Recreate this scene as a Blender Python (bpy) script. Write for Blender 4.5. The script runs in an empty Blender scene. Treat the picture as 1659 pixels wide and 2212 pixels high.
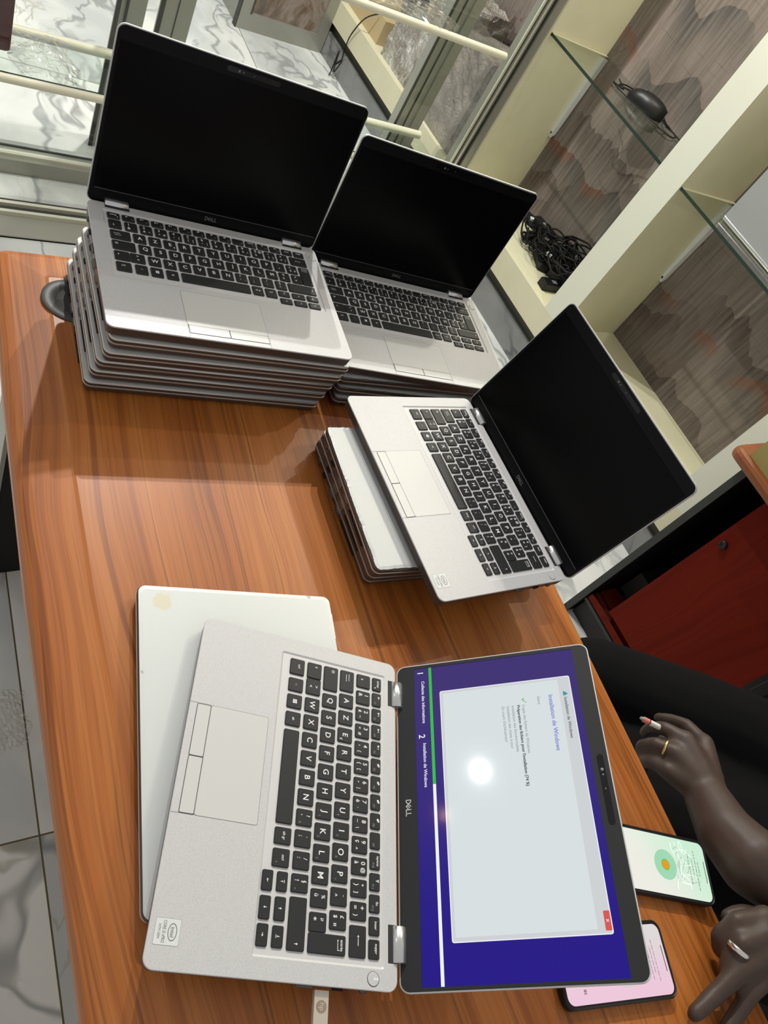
import bpy, bmesh, math, random
from mathutils import Vector, Matrix, geometry
PI = math.pi
SC = bpy.context.scene
COL = SC.collection
rnd = random.Random(7)

# ------------------------------------------------------------------ camera, world, lamps, exposure
cam = bpy.data.cameras.new('camera')
camo = bpy.data.objects.new('camera', cam)
COL.objects.link(camo)
R3 = ((0.39350408, -0.82778989, 0.39989804), (0.79981501, 0.09379388, -0.59287322), (0.45326647, 0.55314249, 0.69898705))
camo.matrix_world = Matrix.Translation((0, 0, 1.452)) @ Matrix(R3).to_4x4()
cam.sensor_fit = 'HORIZONTAL'
cam.sensor_width = 36.0
cam.lens = 36.0 * 1637.58 / 1659.0
cam.clip_start = 0.02
SC.camera = camo

SC.view_settings.view_transform = 'Standard'
SC.view_settings.look = 'None'
SC.view_settings.gamma = 1.0
SC.view_settings.use_curve_mapping = False
SC.view_settings.exposure = 0.0

world = bpy.data.worlds.new('room_ambience')
SC.world = world
world.use_nodes = True
bg = world.node_tree.nodes['Background']
bg.inputs[0].default_value = (1.0, 0.98, 0.95, 1)
bg.inputs[1].default_value = 0.51


def lamp(name, loc, watts, radius, color=(1, 0.97, 0.92)):
    l = bpy.data.lights.new(name, 'POINT')
    l.energy = watts
    l.shadow_soft_size = radius
    l.color = color
    o = bpy.data.objects.new(name, l)
    o.location = loc
    COL.objects.link(o)
    return o


lamp('ceiling_lamp_window', (-2.48, 0.91, 2.6), 140, 0.014)
lamp('ceiling_lamp_window', (-2.36, 1.24, 2.6), 98, 0.014)
lamp('wall_lamp_niche', (-1.66, 2.02, 2.38), 22, 0.018, (1, 0.96, 0.86))
lamp('wall_lamp_niche', (-1.04, 1.92, 2.40), 22, 0.018, (1, 0.96, 0.86))
lamp('ceiling_lamp_front', (-2.324, -0.996, 2.8), 9, 0.014)
lamp('ceiling_lamp_front', (-2.35, -1.333, 2.8), 0.8, 0.012, (1, 0.5, 0.2))


# ------------------------------------------------------------------ materials
def lin(c):
    c = c / 255.0
    return c / 12.92 if c <= 0.04045 else ((c + 0.055) / 1.055) ** 2.4


def rgb(r, g, b):
    return (lin(r), lin(g), lin(b), 1.0)


def mat(name, color=(0.5, 0.5, 0.5, 1), rough=0.5, metal=0.0, spec=0.5, emit=None, estr=1.0, coat=0.0):
    m = bpy.data.materials.new(name)
    m.use_nodes = True
    b = m.node_tree.nodes['Principled BSDF']
    b.inputs['Base Color'].default_value = color
    b.inputs['Roughness'].default_value = rough
    b.inputs['Metallic'].default_value = metal
    b.inputs['Specular IOR Level'].default_value = spec
    b.inputs['Coat Weight'].default_value = coat
    b.inputs['Coat Roughness'].default_value = 0.08
    if emit:
        b.inputs['Emission Color'].default_value = emit
        b.inputs['Emission Strength'].default_value = estr
    return m


class NT:
    """small helper for node graphs"""
    def __init__(self, m):
        self.m = m
        self.t = m.node_tree
        self.b = self.t.nodes['Principled BSDF']

    def new(self, typ, **kw):
        n = self.t.nodes.new(typ)
        for k, v in kw.items():
            setattr(n, k, v)
        return n

    def put(self, sock, v):
        if hasattr(v, 'is_output'):
            self.t.links.new(v, sock)
        else:
            sock.default_value = v

    def math(self, op, a, b=0.0, c=0.0, clamp=False):
        n = self.new('ShaderNodeMath', operation=op, use_clamp=clamp)
        for s, v in zip(n.inputs, (a, b, c)):
            self.put(s, v)
        return n.outputs[0]

    def vmath(self, op, a, b=(0, 0, 0)):
        n = self.new('ShaderNodeVectorMath', operation=op)
        self.put(n.inputs[0], a)
        self.put(n.inputs[1], b)
        return n.outputs[0]

    def coord(self):
        return self.new('ShaderNodeTexCoord').outputs['Object']

    def mapping(self, v, loc=(0, 0, 0), rot=(0, 0, 0), scale=(1, 1, 1)):
        n = self.new('ShaderNodeMapping')
        self.put(n.inputs[0], v)
        n.inputs[1].default_value = loc
        n.inputs[2].default_value = rot
        n.inputs[3].default_value = scale
        return n.outputs[0]

    def sep(self, v):
        n = self.new('ShaderNodeSeparateXYZ')
        self.put(n.inputs[0], v)
        return n.outputs

    def comb(self, x, y, z):
        n = self.new('ShaderNodeCombineXYZ')
        for s, v in zip(n.inputs, (x, y, z)):
            self.put(s, v)
        return n.outputs[0]

    def noise(self, v, scale=5.0, detail=3.0, rough=0.5, dist=0.0):
        n = self.new('ShaderNodeTexNoise')
        self.put(n.inputs['Vector'], v)
        n.inputs['Scale'].default_value = scale
        n.inputs['Detail'].default_value = detail
        n.inputs['Roughness'].default_value = rough
        n.inputs['Distortion'].default_value = dist
        return n.outputs

    def ramp(self, f, stops):
        n = self.new('ShaderNodeValToRGB')
        self.put(n.inputs[0], f)
        el = n.color_ramp.elements
        while len(el) < len(stops):
            el.new(0.5)
        for e, (p, c) in zip(el, stops):
            e.position = p
            e.color = c if len(c) == 4 else (*c, 1)
        return n.outputs[0]

    def mix(self, f, a, b, mode='MIX'):
        n = self.new('ShaderNodeMix', data_type='RGBA', blend_type=mode)
        self.put(n.inputs[0], f)
        self.put(n.inputs[6], a)
        self.put(n.inputs[7], b)
        return n.outputs[2]

    def smooth(self, x, lo, hi):
        n = self.new('ShaderNodeMapRange', interpolation_type='SMOOTHSTEP')
        self.put(n.inputs[0], x)
        self.put(n.inputs[1], lo)
        self.put(n.inputs[2], hi)
        return n.outputs[0]

    def bump(self, h, strength=0.1, dist=0.01):
        n = self.new('ShaderNodeBump')
        n.inputs['Strength'].default_value = strength
        n.inputs['Distance'].default_value = dist
        self.put(n.inputs['Height'], h)
        self.t.links.new(n.outputs[0], self.b.inputs['Normal'])

    def base(self, c):
        self.put(self.b.inputs['Base Color'], c)


def wood(name, dark, mid, light, rot=0.0, rough=0.33, fine=1.0, axis='X', coat=0.0):
    m = mat(name, rough=rough, spec=0.5, coat=coat)
    n = NT(m)
    v = n.mapping(n.coord(), rot=(0, 0, rot) if axis == 'X' else (0, PI / 2, 0))
    warp = n.noise(n.mapping(v, scale=(1.6, 3.0, 3.0)), 1.0, 2.0)[0]
    x, y, z = n.sep(v)
    yy = n.math('ADD', n.math('ADD', y, n.math('MULTIPLY', z, 0.7)), n.math('MULTIPLY', warp, 0.10))
    p = n.comb(n.math('MULTIPLY', x, 0.55), yy, 0.0)
    broad = n.noise(n.mapping(p, scale=(1, 14, 1)), 1.0, 2.0)[0]
    band = n.noise(n.mapping(p, scale=(1.2, 75, 1)), 1.0, 3.0, 0.6)[0]
    fib = n.noise(n.mapping(p, scale=(14, 420, 1)), 1.0, 2.0)[0]
    f = n.math('ADD', n.math('MULTIPLY', broad, 0.45), n.math('MULTIPLY', band, 0.55))
    col = n.ramp(f, [(0.30, dark), (0.46, mid), (0.62, light)])
    streak = n.smooth(band, 0.555, 0.66)
    col = n.mix(n.math('MULTIPLY', streak, 0.75 * fine), col, dark)
    col = n.mix(n.math('MULTIPLY', n.smooth(fib, 0.5, 0.7), 0.30 * fine), col, dark)
    ln = n.noise(n.mapping(p, scale=(0.8, 34, 1)), 1.0, 2.0, 0.5)[0]
    thin = n.math('SUBTRACT', 1.0, n.smooth(n.math('ABSOLUTE', n.math('SUBTRACT', n.math('FRACT', n.math('MULTIPLY', ln, 5.0)), 0.5)), 0.0, 0.07))
    thin = n.math('MULTIPLY', thin, n.smooth(n.noise(n.mapping(p, scale=(1.5, 9, 1)), 1.0, 1.0)[0], 0.40, 0.60))
    col = n.mix(n.math('MULTIPLY', thin, 0.55 * fine), col, dark)
    n.base(col)
    n.bump(fib, 0.04, 0.002)
    return m


def marble(name, tile=0.0, origin=(0, 0), rot=0.0, rough=0.12, plane='XY', scale=1.0, tone=1.0, grout=(0.12, 0.098, 0.06, 1)):
    m = mat(name, rough=rough, spec=0.5)
    n = NT(m)
    v = n.coord()
    if plane == 'XZ':
        x, y, z = n.sep(v)
        v = n.comb(x, z, y)
    v = n.mapping(n.vmath('SUBTRACT', v, (origin[0], origin[1], 0)), rot=(0, 0, rot))
    g = None
    p = v
    if tile:
        x, y, z = n.sep(v)
        tx, ty = n.math('DIVIDE', x, tile), n.math('DIVIDE', y, tile)
        ix, iy = n.math('FLOOR', tx), n.math('FLOOR', ty)
        wn = n.new('ShaderNodeTexWhiteNoise')
        n.put(wn.inputs[0], n.comb(ix, iy, 0.0))
        off = n.vmath('MULTIPLY', wn.outputs['Color'], (7.3, 11.7, 5.1))
        p = n.vmath('ADD', v, off)
        fx, fy = n.math('FRACT', tx), n.math('FRACT', ty)
        ex = n.math('MINIMUM', fx, n.math('SUBTRACT', 1.0, fx))
        ey = n.math('MINIMUM', fy, n.math('SUBTRACT', 1.0, fy))
        g = n.math('LESS_THAN', n.math('MINIMUM', ex, ey), 0.0015 / tile)
    w = n.noise(p, 2.2 * scale, 3.0)[1]
    q = n.vmath('ADD', p, n.vmath('MULTIPLY', n.vmath('SUBTRACT', w, (0.5, 0.5, 0.5)), (0.55, 0.55, 0.55)))
    q = n.mapping(q, rot=(0, 0, 0.9), scale=(0.55, 1.5, 1))
    a = n.noise(q, 1.7 * scale, 4.0, 0.55)[0]
    vein = n.math('SUBTRACT', 1.0, n.smooth(n.math('ABSOLUTE', n.math('SUBTRACT', a, 0.5)), 0.0, 0.022))
    gate = n.smooth(n.noise(p, 2.5 * scale, 1.0)[0], 0.30, 0.50)
    vein = n.math('MULTIPLY', vein, gate)
    b2 = n.noise(n.vmath('ADD', q, (3.1, 7.7, 0)), 3.6 * scale, 4.0)[0]
    vein2 = n.math('SUBTRACT', 1.0, n.smooth(n.math('ABSOLUTE', n.math('SUBTRACT', b2, 0.5)), 0.0, 0.012))
    vein2 = n.math('MULTIPLY', vein2, n.smooth(n.noise(p, 3.3, 1.0)[0], 0.45, 0.7))
    cloud = n.smooth(n.noise(q, 1.9 * scale, 5.0)[0], 0.42, 0.68)
    t = tone
    col = n.mix(n.math('MULTIPLY', cloud, 0.62), (0.80 * t, 0.81 * t, 0.79 * t, 1), (0.36 * t, 0.39 * t, 0.41 * t, 1))
    col = n.mix(n.math('MULTIPLY', vein, 0.62), col, (0.15 * t, 0.16 * t, 0.17 * t, 1))
    col = n.mix(n.math('MULTIPLY', vein2, 0.6), col, (0.30 * t, 0.26 * t, 0.17 * t, 1))
    if g is not None:
        col = n.mix(g, col, grout)
    n.base(col)
    return m


def glass_mat(name, tint=(0.975, 0.99, 0.98, 1), refl=1.0, rough=0.01, body=0.0, body_col=(0.9, 0.9, 0.9, 1)):
    m = bpy.data.materials.new(name)
    m.use_nodes = True
    t = m.node_tree
    t.nodes.clear()
    out = t.nodes.new('ShaderNodeOutputMaterial')
    tr = t.nodes.new('ShaderNodeBsdfTransparent')
    tr.inputs[0].default_value = tint
    gl = t.nodes.new('ShaderNodeBsdfGlossy')
    gl.inputs['Roughness'].default_value = rough
    fr = t.nodes.new('ShaderNodeFresnel')
    fr.inputs[0].default_value = 1.5
    mu = t.nodes.new('ShaderNodeMath')
    mu.operation = 'MULTIPLY'
    mu.use_clamp = True
    mu.inputs[1].default_value = refl
    ge = t.nodes.new('ShaderNodeNewGeometry')
    fb = t.nodes.new('ShaderNodeMath')
    fb.operation = 'SUBTRACT'
    fb.inputs[0].default_value = 1.0
    t.links.new(ge.outputs['Backfacing'], fb.inputs[1])
    fm = t.nodes.new('ShaderNodeMath')
    fm.operation = 'MULTIPLY'
    t.links.new(fr.outputs[0], fm.inputs[0])
    t.links.new(fb.outputs[0], fm.inputs[1])
    t.links.new(fm.outputs[0], mu.inputs[0])
    mx = t.nodes.new('ShaderNodeMixShader')
    t.links.new(mu.outputs[0], mx.inputs[0])
    t.links.new(tr.outputs[0], mx.inputs[1])
    t.links.new(gl.outputs[0], mx.inputs[2])
    last = mx.outputs[0]
    if body > 0:
        df = t.nodes.new('ShaderNodeBsdfDiffuse')
        df.inputs[0].default_value = body_col
        m2 = t.nodes.new('ShaderNodeMixShader')
        m2.inputs[0].default_value = body
        t.links.new(last, m2.inputs[1])
        t.links.new(df.outputs[0], m2.inputs[2])
        last = m2.outputs[0]
    t.links.new(last, out.inputs[0])
    return m


def speckle(m, amount=0.08, scale=900.0, bump=0.0):
    """fine grain on painted or anodised metal"""
    n = NT(m)
    c = tuple(m.node_tree.nodes['Principled BSDF'].inputs['Base Color'].default_value)
    f = n.noise(n.coord(), scale, 2.0)[0]
    d = tuple(x * (1 - amount) for x in c[:3]) + (1,)
    e = tuple(min(1, x * (1 + amount)) for x in c[:3]) + (1,)
    n.base(n.mix(n.smooth(f, 0.35, 0.65), d, e))
    if bump:
        n.bump(f, bump, 0.0005)
    return m


M = {}
M['table'] = wood('cherry_wood_laminate', (0.19, 0.045, 0.006, 1), (0.40, 0.120, 0.020, 1), (0.53, 0.190, 0.040, 1), rot=math.radians(5.2), rough=0.40)
M['desk'] = wood('orange_wood_laminate', (0.15, 0.040, 0.010, 1), (0.24, 0.070, 0.018, 1), (0.29, 0.09, 0.025, 1), rough=0.45)
M['red_wood'] = wood('red_mahogany_laminate', (0.095, 0.008, 0.003, 1), (0.140, 0.012, 0.005, 1), (0.175, 0.017, 0.007, 1), rough=0.7, fine=0.5, axis='Z')
M['red_wood'].node_tree.nodes['Principled BSDF'].inputs['Specular IOR Level'].default_value = 0.08
M['trim_pale'] = mat('pale_edge_band', rgb(190, 160, 130), 0.5)
M['floor'] = marble('marble_floor_tiles', 1.2, (-0.287, 0.241), math.radians(4.3), 0.13)
M['skirt'] = marble('marble_skirting', 0.0, plane='XZ', rough=0.25, tone=0.33)  # low tone puts the shade below the niches into the marble colour
M['cream'] = mat('cream_wall_paint', (0.70, 0.665, 0.475, 1), 0.6, spec=0.3)
speckle(M['cream'], 0.02, 9)
M['pillar'] = mat('ivory_wall_paint', (0.72, 0.72, 0.60, 1), 0.55, spec=0.3)
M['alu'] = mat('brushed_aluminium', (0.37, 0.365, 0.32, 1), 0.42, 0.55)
M['alu_lit'] = mat('lit_aluminium_lip', (0.72, 0.71, 0.60, 1), 0.35, 0.35)  # paler copy of the aluminium, light on the lips put into colour
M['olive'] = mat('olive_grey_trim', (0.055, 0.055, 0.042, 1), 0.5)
M['gasket'] = mat('dark_seal', (0.03, 0.032, 0.028, 1), 0.6)
M['silver'] = mat('silver_laptop_shell', (0.55, 0.565, 0.56, 1), 0.45, 0.15, 0.3)
speckle(M['silver'], 0.07, 1500, 0.05)
M['deck'] = mat('silver_palm_rest', (0.585, 0.585, 0.59, 1), 0.40, 0.08, 0.35)
speckle(M['deck'], 0.08, 1800, 0.10)
M['recess'] = mat('keyboard_well', (0.63, 0.63, 0.63, 1), 0.45, 0.08)
M['pad'] = mat('touchpad_plastic', (0.615, 0.62, 0.605, 1), 0.38, 0.06, 0.35)
M['line'] = mat('dark_gap_line', (0.02, 0.02, 0.022, 1), 0.6)
M['padline'] = mat('grey_gap_line', (0.22, 0.22, 0.215, 1), 0.6)
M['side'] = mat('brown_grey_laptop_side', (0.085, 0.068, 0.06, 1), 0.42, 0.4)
M['rim'] = mat('bright_metal_rim', (0.55, 0.50, 0.45, 1), 0.3, 0.7)  # brighter metal along the edges of the closed laptops
M['under'] = mat('dark_underside', (0.02, 0.018, 0.018, 1), 0.6)
M['key'] = mat('dark_key_plastic', (0.022, 0.023, 0.024, 1), 0.45, spec=0.35)
M['legend'] = mat('white_key_print', (0.82, 0.82, 0.82, 1), 0.6)
M['legend_dim'] = mat('grey_key_print', (0.24, 0.24, 0.24, 1), 0.6)
M['hinge'] = mat('polished_hinge', (0.66, 0.67, 0.67, 1), 0.22, 0.85)
M['bezel'] = mat('black_screen_bezel', (0.0045, 0.0045, 0.005, 1), 0.35, spec=0.14)
M['bezel_matte'] = mat('charcoal_screen_bezel', (0.022, 0.023, 0.025, 1), 0.55, spec=0.25)
M['screen_off'] = mat('black_screen', (0.002, 0.002, 0.0022, 1), 0.25, spec=0.10)
M['cam_bar'] = mat('webcam_strip', (0.004, 0.004, 0.005, 1), 0.15, spec=0.4)
M['logo'] = mat('silver_logo', (0.55, 0.55, 0.55, 1), 0.4)
M['logo_dim'] = mat('dull_logo', (0.16, 0.16, 0.16, 1), 0.4)
M['port_metal'] = mat('port_metal', (0.30, 0.28, 0.26, 1), 0.35, 0.8)
M['port'] = mat('port_hole', (0.008, 0.007, 0.007, 1), 0.5)
M['sticker'] = mat('white_sticker', (0.70, 0.73, 0.72, 1), 0.4)
M['sticker_ink'] = mat('sticker_print', (0.16, 0.17, 0.18, 1), 0.5)
M['black'] = mat('black_plastic', (0.008, 0.008, 0.009, 1), 0.4, spec=0.4)
M['black_panel'] = mat('black_board', (0.010, 0.010, 0.011, 1), 0.6, spec=0.2)
M['grey_edge'] = mat('dark_grey_edge', (0.035, 0.037, 0.034, 1), 0.6)
M['cable'] = mat('black_cable', (0.005, 0.005, 0.005, 1), 0.5, spec=0.25)
M['white_metal'] = mat('white_bracket_paint', (0.72, 0.73, 0.75, 1), 0.4)
M['glass'] = glass_mat('clear_glass')
M['shelf_glass'] = glass_mat('green_shelf_glass', (0.94, 0.975, 0.95, 1), 1.3)
M['glass_edge'] = mat('dark_green_glass_edge', (0.012, 0.030, 0.018, 1), 0.2)
M['glass_side'] = mat('pale_glass_edge', (0.74, 0.72, 0.52, 1), 0.4)
M['rail'] = mat('cream_plastic_rail', (0.70, 0.67, 0.53, 1), 0.45)
M['plastic'] = glass_mat('clear_plastic_wrap', (0.95, 0.95, 0.93, 1), 3.0, 0.10, 0.03, (0.9, 0.88, 0.84, 1))
M['maroon'] = mat('maroon_cover', (0.075, 0.012, 0.020, 1), 0.4)
M['card'] = mat('brown_cardboard', (0.52, 0.40, 0.22, 1), 0.8)
M['olive_card'] = mat('olive_cardboard', (0.36, 0.29, 0.10, 1), 0.8)
M['monitor'] = mat('grey_painted_metal', (0.33, 0.34, 0.33, 1), 0.45, 0.1)
M['chrome'] = mat('chrome', (0.75, 0.76, 0.74, 1), 0.12, 1.0)
M['disc'] = mat('dark_grey_rubber', (0.055, 0.055, 0.052, 1), 0.5)
M['skin'] = mat('dark_skin', (0.062, 0.040, 0.031, 1), 0.5, spec=0.35)
M['skin'].node_tree.nodes['Principled BSDF'].inputs['Subsurface Weight'].default_value = 0.0
M['trouser'] = mat('black_cloth', (0.006, 0.006, 0.0065, 1), 0.9, spec=0.1)
M['gold'] = mat('gold_ring', (0.80, 0.62, 0.25, 1), 0.25, 1.0)
M['silver_ring'] = mat('silver_ring', (0.75, 0.73, 0.70, 1), 0.25, 1.0)
M['paper'] = mat('cigarette_paper', (0.75, 0.73, 0.68, 1), 0.8)
M['ember'] = mat('pink_cigarette_end', (0.75, 0.22, 0.18, 1), 0.7)
M['ash'] = mat('cigarette_ash', (0.30, 0.32, 0.30, 1), 0.9)
M['usb'] = mat('champagne_metal', (0.62, 0.56, 0.46, 1), 0.35, 0.5)
M['usb_logo'] = mat('worn_engraving', (0.27, 0.21, 0.15, 1), 0.5)


def make_wallpaper():
    m = mat('mountain_wallpaper', rough=0.75, spec=0.2)
    n = NT(m)
    x, y, z = n.sep(n.coord())
    streak = n.noise(n.mapping(n.comb(x, z, 0.0), rot=(0, 0, 0.12), scale=(90, 5, 1)), 1.0, 3.0)[0]
    col = n.ramp(streak, [(0.3, (0.155, 0.127, 0.108)), (0.7, (0.245, 0.205, 0.178))])
    cross = n.noise(n.mapping(n.comb(x, z, 0.0), scale=(6, 160, 1)), 1.0, 2.0)[0]
    col = n.mix(n.math('MULTIPLY', n.smooth(cross, 0.6, 0.72), 0.30), col, (0.09, 0.075, 0.066, 1))
    # ranks of ridges, each a dark silhouette that thins out downwards
    for k, (zb, amp, fr, sx, red, dk) in enumerate([
            (1.13, 0.16, 3.6, 0.3, 0, (0.070, 0.068, 0.066)), (0.915, 0.11, 5.0, 4.1, 1, (0.072, 0.070, 0.066)), (0.62, 0.13, 6.5, 8.7, 0, (0.085, 0.064, 0.053)),
            (0.52, 0.09, 5.2, 2.2, 1, (0.066, 0.062, 0.056)), (0.415, 0.12, 7.0, 5.9, 0, (0.088, 0.066, 0.056)), (0.30, 0.08, 6.0, 9.9, 0, (0.095, 0.075, 0.064))]):
        h1 = n.noise(n.comb(n.math('MULTIPLY', x, fr), sx, 0.0), 1.0, 3.2, 0.52)[0]
        h = n.math('ADD', n.math('MULTIPLY', n.math('SUBTRACT', h1, 0.5), amp * 2.9), zb)
        d = n.math('SUBTRACT', h, z)
        inside = n.math('GREATER_THAN', d, 0.0)
        fade = n.math('SUBTRACT', 1.0, n.smooth(d, 0.0, 0.17))
        gate = n.smooth(n.noise(n.comb(n.math('MULTIPLY', x, 2.6), sx + 20, 0.0), 1.0, 0.0)[0], 0.38, 0.55)
        f = n.math('MULTIPLY', n.math('MULTIPLY', inside, fade), n.math('MULTIPLY', gate, n.ramp(streak, [(0.3, (0.85, 0.85, 0.85)), (0.7, (0.5, 0.5, 0.5))])))
        tone = n.ramp(streak, [(0.35, tuple(c * 0.8 for c in dk)), (0.65, tuple(c * 1.25 for c in dk))])
        col = n.mix(f, col, tone)
        if red:
            rf = n.math('SUBTRACT', 1.0, n.smooth(d, 0.0, 0.07))
            rg = n.smooth(n.noise(n.comb(n.math('MULTIPLY', x, 5.5), sx + 40, 0.0), 1.0, 0.0)[0], 0.52, 0.63)
            rf = n.math('MULTIPLY', n.math('MULTIPLY', inside, rf), n.math('MULTIPLY', rg, 0.42))
            col = n.mix(rf, col, (0.25, 0.075, 0.035, 1))
    c = n.noise(n.mapping(n.comb(x, z, 0.0), scale=(2.2, 1.1, 1)), 4.5, 3.0)[0]
    ln = n.math('SUBTRACT', 1.0, n.smooth(n.math('ABSOLUTE', n.math('SUBTRACT', c, 0.55)), 0.0, 0.008))
    lg = n.smooth(n.noise(n.comb(x, z, 3.0), 3.5, 0.0)[0], 0.52, 0.6)
    col = n.mix(n.math('MULTIPLY', n.math('MULTIPLY', ln, lg), 0.55), col, (0.10, 0.045, 0.03, 1))
    n.base(col)
    return m


M['wallpaper'] = make_wallpaper()


# ------------------------------------------------------------------ mesh building
class MB:
    def __init__(self):
        self.v, self.f, self.mi, self.mats, self.sm = [], [], [], [], []
        self.xf = None

    def _m(self, m):
        if m not in self.mats:
            self.mats.append(m)
        return self.mats.index(m)

    def add(self, verts, faces, m, smooth=False):
        o = len(self.v)
        if self.xf is not None:
            verts = [tuple(self.xf @ Vector(p)) for p in verts]
        self.v += [tuple(p) for p in verts]
        k = self._m(m)
        for f in faces:
            self.f.append(tuple(i + o for i in f))
            self.mi.append(k)
            self.sm.append(smooth)
        return self

    def box(self, x0, x1, y0, y1, z0, z1, m):
        v = [(x0, y0, z0), (x1, y0, z0), (x1, y1, z0), (x0, y1, z0), (x0, y0, z1), (x1, y0, z1), (x1, y1, z1), (x0, y1, z1)]
        return self.add(v, [(3, 2, 1, 0), (4, 5, 6, 7), (0, 1, 5, 4), (1, 2, 6, 5), (2, 3, 7, 6), (3, 0, 4, 7)], m)

    def loft(self, loops, m, cap0=True, cap1=True, smooth=False, close=True, mtop=None):
        n = len(loops[0])
        v = [p for l in loops for p in l]
        f = []
        for k in range(len(loops) - 1):
            for i in range(n if close else n - 1):
                j = (i + 1) % n
                f.append((k * n + i, k * n + j, (k + 1) * n + j, (k + 1) * n + i))
        self.add(v, f, m, smooth)
        if cap0:
            self.add(loops[0], [tuple(range(n))[::-1]], m)
        if cap1:
            self.add(loops[-1], [tuple(range(n))], mtop or m)
        return self

    def prism(self, poly, z0, z1, m, bev=0.0, mtop=None, inset0=0.0):
        """poly: ccw 2D outline"""
        L = []
        L.append([(x, y, z0) for x, y in (offset(poly, -inset0) if inset0 else poly)])
        if bev:
            L.append([(x, y, z1 - bev) for x, y in poly])
            L.append([(x, y, z1 - bev * 0.3) for x, y in offset(poly, -bev * 0.3)])
            L.append([(x, y, z1) for x, y in offset(poly, -bev)])
        else:
            L.append([(x, y, z1) for x, y in poly])
        return self.loft(L, m, mtop=mtop)

    def flat(self, poly, z, m, holes=()):
        if holes:
            loops = [[Vector((x, y, 0)) for x, y in poly]] + [[Vector((x, y, 0)) for x, y in h] for h in holes]
            tri = geometry.tessellate_polygon(loops)
            pts = [p for l in loops for p in l]
            fs = []
            for t in tri:
                a, b, c = (pts[i] for i in t)
                if (b - a).cross(c - a).z < 0:
                    t = (t[0], t[2], t[1])
                fs.append(tuple(t))
            return self.add([(p.x, p.y, z) for p in pts], fs, m)
        return self.add([(x, y, z) for x, y in poly], [tuple(range(len(poly)))], m)

    def tube(self, path, r, m, n=8, smooth_path=True, sub=6, closed=False):
        P = [Vector(p) for p in path]
        if smooth_path and len(P) > 2:
            Q = []
            for i in range(len(P) - 1):
                p0, p1, p2, p3 = P[max(i - 1, 0)], P[i], P[i + 1], P[min(i + 2, len(P) - 1)]
                for s in range(sub):
                    t = s / sub
                    Q.append(0.5 * ((2 * p1) + (p2 - p0) * t + (2 * p0 - 5 * p1 + 4 * p2 - p3) * t * t + (3 * p1 - p0 - 3 * p2 + p3) * t ** 3))
            Q.append(P[-1])
            P = Q
        rr = r if callable(r) else (lambda t: r)
        loops = []
        up = Vector((0.13, 0.21, 0.97))
        for i, p in enumerate(P):
            d = (P[min(i + 1, len(P) - 1)] - P[max(i - 1, 0)]).normalized()
            a = d.cross(up)
            if a.length < 1e-4:
                a = d.cross(Vector((1, 0, 0)))
            a.normalize()
            b = d.cross(a)
            k = rr(i / max(1, len(P) - 1))
            loops.append([p + (a * math.cos(2 * PI * j / n) + b * math.sin(2 * PI * j / n)) * k for j in range(n)])
        return self.loft(loops, m, smooth=True)

    def lathe(self, prof, m, n=40, c=(0, 0, 0)):
        loops = [[(c[0] + r * math.cos(2 * PI * j / n), c[1] + r * math.sin(2 * PI * j / n), c[2] + z) for j in range(n)] for r, z in prof]
        return self.loft(loops, m, smooth=True)

    def ball(self, c, r, m, n=14, k=9, sc=(1, 1, 1)):
        loops = []
        for i in range(k + 1):
            a = -PI / 2 + PI * i / k
            cr, s = max(math.cos(a), 1e-3), math.sin(a)
            loops.append([(c[0] + r * sc[0] * cr * math.cos(2 * PI * j / n), c[1] + r * sc[1] * cr * math.sin(2 * PI * j / n), c[2] + r * sc[2] * s) for j in range(n)])
        return self.loft(loops, m, smooth=True)

    def text(self, s, size, cx, cy, z, m, rot=0.0, align='C', wmax=None, sx=1.0):
        V, F, bb = TXT[s]
        k = size
        w = (bb[2] - bb[0]) * k * sx
        if wmax and w > wmax:
            sx *= wmax / w
        mx = (bb[0] + bb[2]) / 2 if align == 'C' else bb[0]
        my = (bb[1] + bb[3]) / 2 if align == 'C' else 0.0
        ca, sa = math.cos(rot), math.sin(rot)
        pts = []
        for x, y in V:
            X, Y = (x - mx) * k * sx, (y - my) * k
            pts.append((cx + X * ca - Y * sa, cy + X * sa + Y * ca, z))
        return self.add(pts, F, m)

    def mesh(self, name):
        me = bpy.data.meshes.new(name)
        me.from_pydata(self.v, [], self.f)
        for m in self.mats:
            me.materials.append(m)
        me.polygons.foreach_set('material_index', self.mi)
        me.polygons.foreach_set('use_smooth', self.sm)
        me.update()
        return me

    def build(self, name, parent=None):
        o = bpy.data.objects.new(name, self.mesh(name))
        COL.objects.link(o)
        if parent:
            o.parent = parent
        return o


def offset(poly, d):
    """offset a ccw outline outwards by d (negative = inwards)"""
    n = len(poly)
    out = []
    for i in range(n):
        p0, p1, p2 = Vector(poly[i - 1]), Vector(poly[i]), Vector(poly[(i + 1) % n])
        a, b = (p1 - p0), (p2 - p1)
        if a.length < 1e-9 or b.length < 1e-9:
            out.append(tuple(p1))
            continue
        a.normalize()
        b.normalize()
        na, nb = Vector((a.y, -a.x)), Vector((b.y, -b.x))
        t = na + nb
        if t.length < 1e-6:
            t = na
        t.normalize()
        out.append(tuple(p1 + t * (d / max(0.3, t.dot(na)))))
    return out


def rr(x0, x1, y0, y1, r, n=5):
    P = []
    for cx, cy, a0 in ((x1 - r, y0 + r, -90), (x1 - r, y1 - r, 0), (x0 + r, y1 - r, 90), (x0 + r, y0 + r, 180)):
        for k in range(n + 1):
            a = math.radians(a0 + 90 * k / n)
            P.append((cx + r * math.cos(a), cy + r * math.sin(a)))
    return P


def rect(x0, x1, y0, y1):
    return [(x0, y0), (x1, y0), (x1, y1), (x0, y1)]


TXT = {}


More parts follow.
